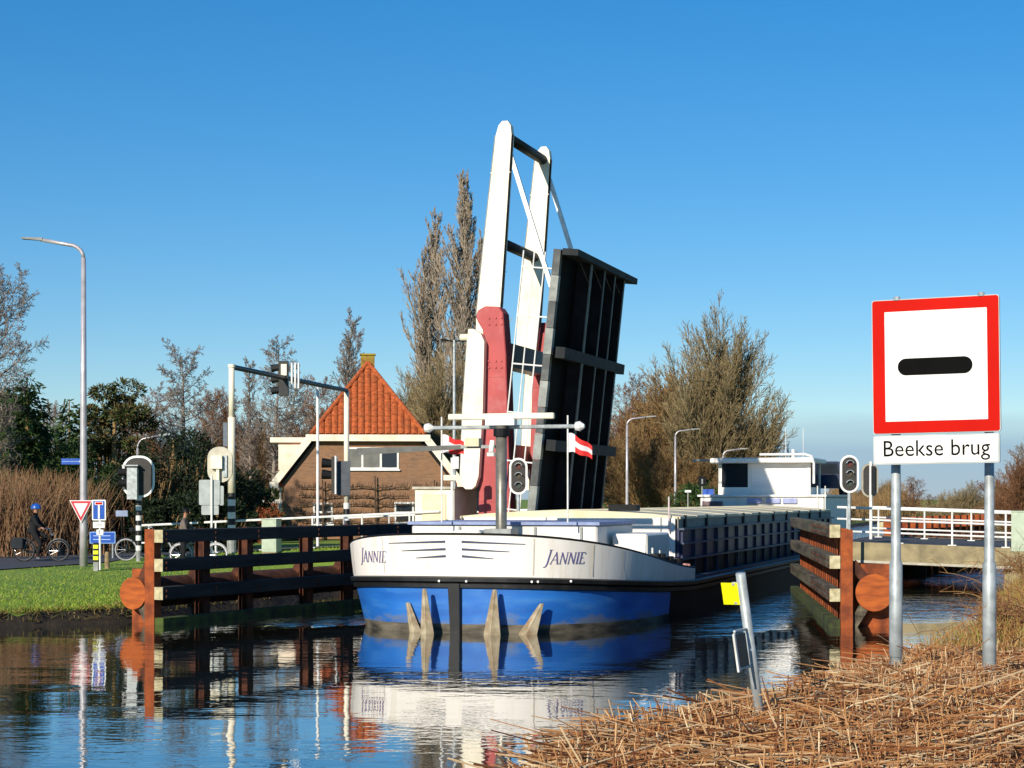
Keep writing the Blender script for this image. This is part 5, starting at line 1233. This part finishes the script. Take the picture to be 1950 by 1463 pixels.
KINDS = {
    'poplar': kind(kids=(80, 10, 6, 2), segs=(9, 6, 3, 2, 1), ang=(30, 18, 20, 20), angtop=(.35, .1, 0, 0), up=(.05, .19, .17, .14, .1), wig=(.03, .06, .09, .11, .13), len=(.24, .36, .55, .7), start=(.05, .1, .1, .1), shape=lambda f: (0.55 + 0.95 * math.sin(math.pi * min(1, f * 1.02) ** 0.75)) * (1 - f * 0.6), rr=(.26, .5, .6, .7), rmin=0.007),
    'broad': kind(),
    'fountain': kind(tf=0.42, kids=(38, 16, 9, 3), segs=(4, 5, 4, 3, 1), start=(.12, .12, .1, .1), ang=(66, 28, 27, 28), angtop=(.72, .1, 0, 0), up=(.02, .09, .09, .08, .06), len=(.55, .46, .52, .7), rr=(.46, .5, .5, .7), shape=lambda f: 0.98 - 0.2 * f, wig=(.08, .09, .10, .12, .14), tip=(.6, .2, .3, .5, .6), rmin=0.0105),
    'layered': kind(kids=(38, 13, 7, 3), ang=(82, 50, 45, 45), angtop=(.25, 0, 0, 0), up=(.02, .035, .02, .02, 0), len=(.34, .4, .45, .6), start=(.22, .12, .1, .1), shape=lambda f: (1.1 - 0.75 * f), wig=(.05, .14, .18, .2, .22), segs=(7, 5, 3, 2, 1)),
    'slender': kind(kids=(48, 9, 6, 3), ang=(52, 40, 40, 40), angtop=(.3, .1, 0, 0), len=(.17, .42, .5, .6), start=(.3, .12, .1, .1), up=(.03, .10, .08, .05, 0), shape=lambda f: 1.15 - 0.8 * f),
}
TREES = {}
def tree(name, label, loc, Hh, kd, seed, bark, r0=None, group=None, sxy=1.0, rz=0.0, lean=(0, 0), key=None):
    key = key or (kd, seed)
    if key not in TREES:
        rg = random.Random(seed); P = dict(KINDS[kd]); P['H'] = 10.0
        tk, tw = MB(), MB(); branch(tk, tw, V((0, 0, -0.05)), V((lean[0], lean[1], 1)).normalized(), 10 * P['tf'], r0 or 0.2, 0, P, rg)
        TREES[key] = (tk, tw, None, None)
    tk, tw, m1, m2 = TREES[key]
    t_ = thing(name, label, 'tree', loc, rz, group); t_.scale = (Hh / 10 * sxy, Hh / 10 * sxy, Hh / 10)
    if m1 is None:
        a = tk.build('trunk', BK[bark], t_, True); b = tw.build('crown', BK[bark], t_)
        TREES[key] = (tk, tw, a.data, b.data)
    else:
        for nm, me in (('trunk', m1), ('crown', m2)):
            o = bpy.data.objects.new(nm, me); COL.objects.link(o); o.parent = t_
            if me.materials[0] != BK[bark]:
                o.material_slots[0].link = 'OBJECT'; o.material_slots[0].material = BK[bark]
    return t_
def hgt(py, D, base=0.7): return zz(py, D) - base
def tloc(px_, D): p = gl(px_, D); return (p[0], p[1], p[2])
# tall poplars behind the house
tree('poplar_tree', 'tallest bare poplar rising behind the white balance arms', tloc(908, 112), hgt(305, 112) * 1.03, 'poplar', 11, 'poplar', 0.17, 'bare poplars behind the house')
tree('poplar_tree', 'shorter bare poplar left of the tallest one', tloc(838, 116), hgt(392, 116) * 1.04, 'poplar', 12, 'poplar', 0.17, 'bare poplars behind the house')
tree('bare_tree', 'round olive brown bare tree right of the orange roof', tloc(838, 104), hgt(640, 104), 'fountain', 21, 'olive', 0.2, sxy=0.78)
tree('bare_tree', 'small olive bare tree partly behind the orange hip', tloc(790, 112), hgt(690, 112), 'fountain', 22, 'olive', 0.2, sxy=0.8)
# left woods
tree('bare_tree', 'large bare tree reaching in at the left edge', tloc(-58, 72), hgt(520, 72), 'broad', 31, 'grey', 0.2, sxy=0.9)
tree('bare_tree', 'bare tree with layered flat branches left of the gantry', tloc(350, 88), hgt(648, 88), 'layered', 41, 'grey', 0.17)
tree('bare_tree', 'layered bare tree behind the gantry signal', tloc(520, 104), hgt(628, 104), 'layered', 42, 'grey', 0.16, sxy=0.85)
tree('bare_tree', 'thin bare tree between the gantry posts', tloc(478, 98), hgt(668, 98), 'slender', 52, 'grey', 0.13, sxy=0.9)
tree('bare_tree', 'slender bare tree standing left of the chimney', tloc(640, 122), hgt(575, 122), 'slender', 51, 'grey', 0.13)
tree('bare_tree', 'slender bare tree just behind the mossy chimney', tloc(672, 126), hgt(612, 126), 'layered', 42, 'grey', 0.13, sxy=0.55, rz=1.2)
tree('bare_tree', 'brown bare tree with low boughs behind the beech hedge', tloc(575, 112), hgt(728, 112), 'broad', 32, 'russet', 0.17, sxy=0.9)
tree('bare_tree', 'russet bare tree between the pine and the layered tree', tloc(285, 96), hgt(728, 96), 'layered', 41, 'russet', 0.17, sxy=0.9, rz=2.0)
tree('bare_tree', 'brown bare tree right of the layered tree', tloc(432, 110), hgt(752, 110), 'broad', 32, 'russet', 0.17, sxy=1.0, rz=2.5)
tree('bare_tree', 'pale thin birch trunked tree left of the house', tloc(492, 92), hgt(790, 92), 'slender', 51, 'brown', 0.1, sxy=0.9, rz=1.0)
tree('bare_tree', 'brown bare tree behind the conifers at far left', tloc(118, 92), hgt(770, 92), 'broad', 31, 'russet', 0.17, sxy=0.8, rz=2.0)
# right of the leaf
tree('bare_tree', 'biggest bare tree with fanning branches above the wheelhouse', tloc(1350, 140), hgt(600, 140) * 1.12, 'fountain', 23, 'olive', 0.22, sxy=0.74)
tree('bare_tree', 'second fanning bare tree left of the biggest one', tloc(1318, 146), hgt(655, 146), 'fountain', 21, 'brown', 0.2, sxy=1.0, rz=1.7)
tree('bare_tree', 'brown bare tree above the middle street lamp', tloc(1262, 150), hgt(700, 150), 'fountain', 22, 'brown', 0.2, sxy=1.0, rz=2.7)
tree('bare_tree', 'russet bare tree right beside the black leaf', tloc(1190, 150), hgt(720, 150), 'broad', 32, 'russet', 0.2, sxy=1.0, rz=0.7)
tree('bare_tree', 'low brown bare tree behind the first street lamp', tloc(1225, 140), hgt(800, 140), 'fountain', 23, 'brown', 0.2, sxy=1.3, rz=3.3)
tree('bare_tree', 'low brown bare tree behind the middle street lamp', tloc(1300, 138), hgt(835, 138), 'fountain', 22, 'brown', 0.2, sxy=1.4, rz=4.2)
tree('bare_tree', 'bare tree leaning out over the wheelhouse roof', tloc(1425, 150), hgt(760, 150), 'fountain', 21, 'olive', 0.2, sxy=0.9, rz=5.2)
tree('bare_tree', 'brown bare tree filling the gap beside the black leaf', tloc(1160, 165), hgt(760, 165), 'fountain', 23, 'russet', sxy=1.0, rz=1.1)
tree('bare_tree', 'olive bare tree between the first two street lamps', tloc(1245, 165), hgt(720, 165), 'fountain', 22, 'olive', sxy=0.95, rz=2.1)
tree('bare_tree', 'thickset low tree right of the middle street lamp', tloc(1345, 160), hgt(770, 160), 'fountain', 21, 'olive', sxy=1.1, rz=3.9)
for i, (px_, py_, D, kd, sd, bk, sx_, lab) in enumerate((
        (1600, 915, 260, 'fountain', 21, 'brown', 1.2, 'bare tree of the far row left of the ship signal'),
        (1690, 905, 250, 'fountain', 22, 'olive', 1.2, 'bare tree of the far row behind the left sign post'),
        (1745, 890, 235, 'broad', 32, 'russet', 1.2, 'bare tree of the far row just right of the left sign post'),
        (1800, 895, 225, 'fountain', 23, 'olive', 1.1, 'bare tree of the far row midway between the sign posts'),
        (1838, 868, 190, 'fountain', 22, 'olive', 1.0, 'taller olive bare tree between the two sign posts'),
        (1885, 880, 210, 'broad', 31, 'russet', 1.1, 'russet bare tree behind the right sign post'),
        (1945, 770, 130, 'broad', 32, 'brown', 1.0, 'bare tree at the right edge reaching above the name plate'),
        (1915, 838, 150, 'fountain', 23, 'olive', 1.0, 'olive fanning tree left of the right edge'),
        (1960, 800, 120, 'fountain', 22, 'russet', 0.9, 'russet fanning tree cut by the right edge'),
        (1935, 850, 160, 'fountain', 21, 'russet', 1.1, 'low russet tree at the right edge'),
        (1545, 925, 280, 'broad', 31, 'brown', 1.3, 'far bare tree just right of the wheelhouse'),
        (1645, 922, 280, 'fountain', 23, 'brown', 1.4, 'low far tree behind the back turned ship signal'),
        (1775, 915, 255, 'broad', 32, 'brown', 1.4, 'low far bare tree behind the middle of the right railing'))):
    tree('bare_tree', lab, tloc(px_, D), hgt(py_, D), kd, sd, bk, sxy=sx_ * 1.15, rz=i * 1.9, group='far trees along the right bank')

for px_, py_, D, kd, sd, bk, sx_, lab in ((548, 700, 118, 'layered', 41, 'grey', 0.9, 'grey bare tree right behind the gantry crossbar'), (455, 760, 122, 'fountain', 22, 'russet', 1.0, 'russet fanning tree behind the gantry post'),
        (595, 770, 125, 'fountain', 21, 'brown', 0.9, 'brown fanning tree left of the orange roof'), (390, 745, 120, 'broad', 31, 'russet', 1.0, 'russet bare tree behind the dark shrubs'), (520, 800, 116, 'fountain', 23, 'russet', 1.2, 'low russet fanning tree behind the dormer'),
        (745, 770, 125, 'fountain', 22, 'brown', 1.0, 'brown fanning tree right behind the orange hip'), (250, 770, 104, 'broad', 32, 'russet', 1.0, 'russet bare tree behind the bushy pine'), (320, 790, 118, 'fountain', 23, 'grey', 1.2, 'grey fanning tree behind the layered tree')):
    tree('bare_tree', lab, tloc(px_, D), hgt(py_, D), kd, sd, bk, sxy=sx_, rz=px_ * 0.37)
rg = random.Random(77); k = MB()
for i in range(5200):                     # the far wood that closes the view on the right
    px_ = rg.uniform(1480, 2010); D = rg.uniform(170, 270); x, y = at(px_, D); s, t = ST(x, y)
    if shore_left(t) - 1 < s < shore_right(t) + 2: continue
    ht_ = (2.8 + 5.0 * max(0, (px_ - 1560) / 400)) * rg.uniform(0.45, 1.15) * (0.8 + 0.2 * math.sin(px_ * 0.06)); p = V((x, y, gz(s, t))); ln = V((rg.gauss(0, .12), rg.gauss(0, .1), 1))
    q = p + ln * ht_ * .5; k.tube([p, q, q + (ln + V((rg.gauss(0, .2), 0, 0))) * ht_ * .5], [0.05, 0.035, 0.012], 3, 0, False)
    for j in range(4): q2 = p + ln * ht_ * rg.uniform(.3, .9); k.tube([q2, q2 + V((rg.gauss(0, .5), rg.gauss(0, .4), rg.uniform(.2, .8)))], [0.022, 0.008], 3, 0, False)
tag(k.build('far_wood', BK['brown']), 'far brown bare wood along the right bank beyond the railing', 'wood', kind='stuff')

# ---- evergreens built from many small sprays
def sprays(pts, size, rg, droop=0.0):
    k = MB()
    for p, out_ in pts:
        d = (out_ + rv(rg) * 0.5 + V((0, 0, -droop))).normalized(); s = size * rg.uniform(0.6, 1.3)
        a = d.orthogonal().normalized(); a = a * math.cos(rg.random() * 6.28) + d.cross(a) * math.sin(rg.random() * 6.28); a.normalize()
        k.add([p - a * s * 0.2, p + d * s * 0.6 - a * s * 0.15, p + d * s * 1.2, p + d * s * 0.55 + a * s * 0.17, p + a * s * 0.18], [(0, 1, 2, 3, 4)])
    return k
GR = {'dark': leafmat('dark_evergreen', ['#0f1a0d', '#1b2a12', '#26351a', '#141d10']), 'conifer': leafmat('conifer_green', ['#1e3319', '#2f4a22', '#445a2a', '#3f4a24', '#26381c']),
      'pine': leafmat('pine_green', ['#2a3a1c', '#3e5026', '#5c5c34', '#6a5232', '#33401f']), 'beech': leafmat('beech_brown', ['#7a3f22', '#94502c', '#6a3820', '#a5633a'])}
def evergreen(name, label, loc, Hh, rad, style, n_, seed, gm, size, cat='tree', group=None, core=True):
    rg = random.Random(seed); t_ = thing(name, label, cat, loc, 0, group); pts = []
    MB().tube([(0, 0, -0.05), (0, 0, Hh * 0.5), (0, 0, Hh * 0.93)], [rad * 0.08 + 0.05, rad * 0.05 + 0.03, 0.02], 7).build('trunk', BK['brown'], t_)
    if style == 'cone':
        nb = 46; bl = []
        for i in range(nb):
            f = i / nb; a = i * 2.4 + rg.uniform(-.3, .3); L = rad * (1 - f) ** 0.75 * rg.uniform(0.65, 1.15) + 0.15; bl.append((f, a, L))
        for i in range(n_):
            f, a, L = rg.choice(bl[:int(nb * (1 - 0.45 * rg.random()))]); u = rg.random() ** 0.6
            dirv = V((math.cos(a), math.sin(a), -0.18)); p = V((0, 0, Hh * (0.08 + 0.9 * f))) + dirv * (L * u) + rv(rg) * (0.10 * rad * (0.4 + u * 0.6))
            pts.append((p, dirv))
    else:
        nc = 34 if style == 'shrub' else 22; cl_ = []
        for i in range(nc):
            a = rg.uniform(0, 6.28); zf = rg.random(); zf = (0.08 + 0.85 * zf) if style == 'shrub' else (0.35 + 0.6 * zf)
            wid = math.sin(math.pi * (0.2 + 0.75 * zf)) ** 0.7; rr_ = rad * wid * rg.uniform(0.35, 0.9)
            cl_.append((V((rr_ * math.cos(a), rr_ * math.sin(a), Hh * zf)), rad * rg.uniform(0.2, 0.36)))
        for i in range(n_):
            c_, r_ = rg.choice(cl_); o_ = rv(rg).normalized(); o_.z *= 0.6 if style != 'shrub' else 0.9; p = c_ + o_ * r_ * rg.uniform(0.6, 1.08)
            if p.z < 0.05: p.z = rg.uniform(0.05, 0.4)
            pts.append((p, o_))
    sprays(pts, size, rg, 0.2 if style == 'cone' else 0).build('crown', gm, t_)
    if core and style == 'shrub':
        k = MB()
        for i in range(160):
            a = rg.uniform(0, 6.28); r_ = rad * 0.75 * rg.random(); p = V((r_ * math.cos(a), r_ * math.sin(a), 0)); k.tube([p * 0.5, p + V((0, 0, Hh * rg.uniform(.4, .8)))], [0.04, 0.02], 4)
        k.build('stems', BK['brown'], t_)
    return t_
evergreen('conifer_tree', 'tall dark conifer near the left edge behind the brush', tloc(52, 76), hgt(695, 76), 1.55, 'cone', 10000, 61, GR['conifer'], 0.2)
evergreen('conifer_tree', 'smaller conifer just left of the tall lamp', tloc(132, 82), hgt(742, 82), 1.1, 'cone', 7000, 62, GR['conifer'], 0.2)
evergreen('pine_tree', 'bushy pine right of the tall lamp post', tloc(218, 84), hgt(718, 84), 2.1, 'round', 13000, 63, GR['pine'], 0.16)
evergreen('pine_tree', 'dark evergreen in the left corner below the bare tree', tloc(5, 84), hgt(735, 84), 2.0, 'round', 11000, 64, GR['conifer'], 0.18)
for i, (px_, D, py_, rad, gm, lab) in enumerate(((330, 72, 818, 2.4, 'dark', 'tall dark evergreen shrub behind the oval signal'), (262, 70, 872, 1.7, 'dark', 'dark evergreen shrub behind the parked bicycle'),
        (402, 73, 862, 1.9, 'dark', 'dark evergreen shrub behind the grey sign backs'), (205, 74, 885, 1.5, 'conifer', 'mid green shrub behind the dead end sign'), (452, 77, 905, 1.5, 'dark', 'dark shrub right of the gantry post'),
        (135, 76, 850, 1.8, 'conifer', 'dark green shrub behind the brush at the tall lamp'), (60, 80, 800, 2.2, 'conifer', 'dense dark shrub under the tall conifer'), (190, 86, 800, 2.4, 'pine', 'olive evergreen under the bushy pine'),
        (495, 88, 925, 1.4, 'conifer', 'small green shrub by the lean-to'), (300, 68, 960, 1.4, 'dark', 'low dark shrub behind the waiting cyclist'), (370, 68.5, 955, 1.5, 'dark', 'low dark shrub behind the white wheeled bicycle'), (430, 69, 965, 1.2, 'dark', 'low dark shrub at the foot of the gantry'))):
    evergreen('evergreen_shrub', lab, tloc(px_, D), hgt(py_, D), rad, 'shrub', 11000, 70 + i, GR[gm], 0.13, 'shrub', 'evergreen shrubs on the left bank')
evergreen('beech_hedge', 'reddish brown beech hedge left of the house', tloc(508, 84), 1.75, 0.8, 'shrub', 3200, 90, GR['beech'], 0.12, 'hedge')
evergreen('evergreen_shrub', 'dark low shrub behind the second street lamp', tloc(1330, 128), 2.9, 2.4, 'shrub', 4200, 91, GR['conifer'], 0.25, 'shrub')

# ---- tall dry brush by the road
M['brush'] = leafmat('dry_brush', ['#553a26', '#755036', '#8c6848', '#634630', '#7a5e42', '#9a7c5c', '#5c5030'])
for i, (px_, D, py_, wd, lab) in enumerate(((30, 66, 885, 2.3, 'tall dry brown brush behind the cyclist'), (108, 67, 890, 1.5, 'tall dry brown brush left of the lamp post'), (-30, 64, 880, 2.0, 'dry brown brush at the left edge of the road'), (152, 69, 925, 1.0, 'thin dry brush just behind the lamp post'))):
    rg = random.Random(100 + i); t_ = thing('dry_brush', lab, 'shrub', tloc(px_, D), 0, 'dry brush along the road'); Hh = hgt(py_, D); k = MB()
    for j in range(1250):
        a, b = rg.gauss(0, 0.5), rg.gauss(0, 0.45); p = V((a * wd, b * 1.2, 0)); h_ = Hh * rg.uniform(0.25, 1.04) * (1 - 0.25 * min(1, abs(a) * 0.8))
        ln = V((rg.gauss(0, .24), rg.gauss(0, .2), 1)); q = p + ln * h_ * 0.55; k.tube([p, q, q + (ln + V((rg.gauss(0, .25), rg.gauss(0, .2), 0))) * h_ * 0.45], [0.014, 0.011, 0.005], 3, 0, False)
    k.build('stems', M['brush'], t_)

# ================================================================== grass and reeds
rg = random.Random(3)
M['blade'] = leafmat('grass_blades', ['#64871f', '#7f982c', '#98a43c', '#6e8e24', '#a8a050'])
k = MB()
for i in range(42000):
    t = rg.uniform(24, 60); s = shore_left(t) - 0.05 - abs(rg.gauss(0, 3.6)); 
    if rg.random() < 0.12: s = shore_left(t) - rg.uniform(0.0, 0.5)
    if s < -29.2 or s > shore_left(t) - 0.36: continue
    x, y = C(s, t); z = gz(s, t); h_ = rg.uniform(0.025, 0.075) * (1.3 if s > shore_left(t) - 0.6 else 1); a = rg.uniform(0, 3.14); w_ = 0.014
    dx, dy = w_ * math.cos(a), w_ * math.sin(a); lx, ly = rg.gauss(0, .05), rg.gauss(0, .05)
    k.add([V((x - dx, y - dy, z - .01)), V((x + dx, y + dy, z - .01)), V((x + lx, y + ly, z + h_))], [(0, 1, 2)])
tag(k.build('lawn_blades', M['blade']), 'short green grass blades on the left bank lawn', 'grass', kind='stuff')
M['edge'] = leafmat('dry_bank_fringe', ['#6d5a30', '#8a7440', '#5a4a26', '#4a5a22', '#9a8450'])
k = MB()
for i in range(7000):
    t = rg.uniform(18, 56); s = shore_left(t) + rg.uniform(-0.8, -0.12); x, y = C(s, t); z = max(0.0, gz(s, t)); h_ = rg.uniform(0.05, 0.2)
    p = V((x, y, z - .02)); k.tube([p, p + V((rg.gauss(0, .08), rg.gauss(0, .08) - 0.05, h_ * rg.uniform(.2, 1)))], [0.009, 0.004], 3, 0, False)
tag(k.build('bank_fringe', M['edge']), 'dry brown grass hanging over the left bank edge', 'grass', kind='stuff')

M['reed'] = leafmat('dry_reeds', ['#4a2a18', '#8a5430', '#b07a4a', '#cc9c68', '#905c36', '#e8ceA2', '#663a22', '#ba8452', '#d8b486'], 0.65)
k = MB()
def reed_pos(tmin, tmax, smin, smax):
    t = rg.uniform(tmin, tmax); d = rg.uniform(smin, smax); s = shore_right(t) + d; x, y = C(s, t); return x, y, gz(s, t), d
for i in range(46000):
    x, y, z, d = reed_pos(5.6, 17.5, 0.25, 4.2)
    if (x - 0.2787 * y) > 0.8: continue
    r_ = rg.uniform(0.0022, 0.0056); q = rg.random()
    if q < 0.46:      # lying stalks
        L = rg.uniform(0.25, 1.15); a = rg.gauss(0.25, 0.6) + (math.pi if rg.random() < .5 else 0); el = rg.gauss(0.03, 0.14); lift = 0.05 + 0.30 * rg.random()
        dv = V((math.cos(a) * math.cos(el), math.sin(a) * math.cos(el), math.sin(el))); c_ = V((x, y, z + lift))
        sag = V((0, 0, rg.uniform(-.04, .05))); k.tube([c_ - dv * L / 2, c_ + sag, c_ + dv * L / 2], [r_, r_, r_ * .6], 4, 0, False)
    elif q < 0.94:    # broken upright stubs
        L = rg.uniform(0.1, 0.48); dv = V((rg.gauss(-0.1, .35), rg.gauss(0, .3), 1)).normalized(); k.tube([V((x, y, z)), V((x, y, z)) + dv * L], [r_, r_ * .85], 4, 0, True)
    else:             # dry leaves
        L = rg.uniform(0.15, 0.5); a = rg.uniform(0, 6.28); dv = V((math.cos(a), math.sin(a), rg.uniform(-.1, .5))).normalized(); p = V((x, y, z + rg.uniform(.1, .38))); w_ = dv.cross(V((0, 0, 1))).normalized() * rg.uniform(.003, .008)
        k.add([p - w_, p + w_, p + dv * L * .6 + w_ * .8, p + dv * L + V((0, 0, -.08)), p + dv * L * .6 - w_ * .8], [(0, 1, 2, 4), (2, 3, 4)])
# long leaning stalks: right foreground and a few towards the water
for i in range(46):
    px_ = rg.uniform(1700, 2050); D = rg.uniform(7.5, 11.5); x, y = at(px_, D); z = gz(*ST(x, y)); L = rg.uniform(0.8, 1.7); a = rg.gauss(0.62, 0.16)
    dv = V((math.cos(a), rg.gauss(0, .2), math.sin(a) * 0.8)).normalized(); p = V((x - 0.5, y, z + 0.02)); k.tube([p, p + dv * L * .6, p + dv * L + V((0, 0, -.05))], [0.006, 0.005, 0.002], 5, 0, False)
for i in range(90):
    px_ = rg.uniform(960, 1560); x, y = at(px_, rg.uniform(8.2, 11)); s, t = ST(x, y)
    if s < shore_right(t) + 0.3: continue
    z = gz(s, t); dv = V((rg.gauss(-0.55, .25), rg.gauss(0, .2), 1)).normalized(); L = rg.uniform(0.3, 0.62); p = V((x, y, z)); k.tube([p, p + dv * L * .6, p + dv * L], [0.007, 0.006, 0.003], 5, 0, False)
tag(k.build('reed_litter', M['reed']), 'broken dry brown reeds covering the near bank', 'reeds', kind='stuff')

# rough grass and dead stems further along the right bank
k = MB(); M['rough'] = leafmat('rough_bank_grass', ['#6a7228', '#8a8040', '#a0783e', '#8a5c34', '#7a6030', '#b0925a', '#7a4c2a', '#9a6c40'])
for i in range(26000):
    t = 12 + 38 * rg.random() ** 1.3; s = shore_right(t) + rg.uniform(0.05, 5.0); x, y = C(s, t)
    if x / y > 0.36: continue
    z = max(0, gz(s, t)); h_ = rg.uniform(0.08, 0.34); p = V((x, y, z - .02)); k.tube([p, p + V((rg.gauss(0, .1), rg.gauss(0, .1), h_))], [0.007, 0.003], 3, 0, False)
tag(k.build('bank_grass', M['rough']), 'rough green and brown grass along the right bank', 'grass', kind='stuff')
def bramble(label, loc, wd, hh, n_, seed):
    r2 = random.Random(seed); t_ = thing('bramble_bush', label, 'bush', loc, 0, 'bare brambles on the right bank'); k = MB()
    for i in range(n_):
        a = r2.uniform(0, 6.28); L = hh * r2.uniform(.5, 1.25); p = V((r2.gauss(0, wd * .4), r2.gauss(0, wd * .4), 0)); d = V((math.cos(a) * .6, math.sin(a) * .6, 1)).normalized(); pts = [p]
        for j in range(5): d = (d + rv(r2) * .2 + V((math.cos(a) * .14, math.sin(a) * .14, -.2))).normalized(); p = p + d * L / 5; pts.append(p)
        k.tube(pts, [.008, .007, .006, .005, .004, .003], 4, 0, False)
        for j in range(5):
            q = pts[r2.randint(1, 5)]; e_ = q + rv(r2) * 0.14; k.tube([q, e_], [.004, .002], 3, 0, False)
    k.build('canes', leafmat('bramble_canes_%d' % seed, ['#5a3424', '#7a4c34', '#8a6a3c', '#a07a50', '#6a3c28']), t_)
bramble('bare reddish bramble bush at the right edge below the cabinet', gl(1972, 22), 0.5, 1.1, 170, 1)
bramble('bare bramble bush around the foot of the right sign post', gl(1950, 17), 0.5, 0.6, 80, 2)
bramble('low bare bramble at the water edge behind the right sign post', gl(1918, 32), 0.4, 0.5, 50, 3)
bramble('low bare bramble in front of the right span', gl(1972, 42), 1.2, 1.2, 110, 4)
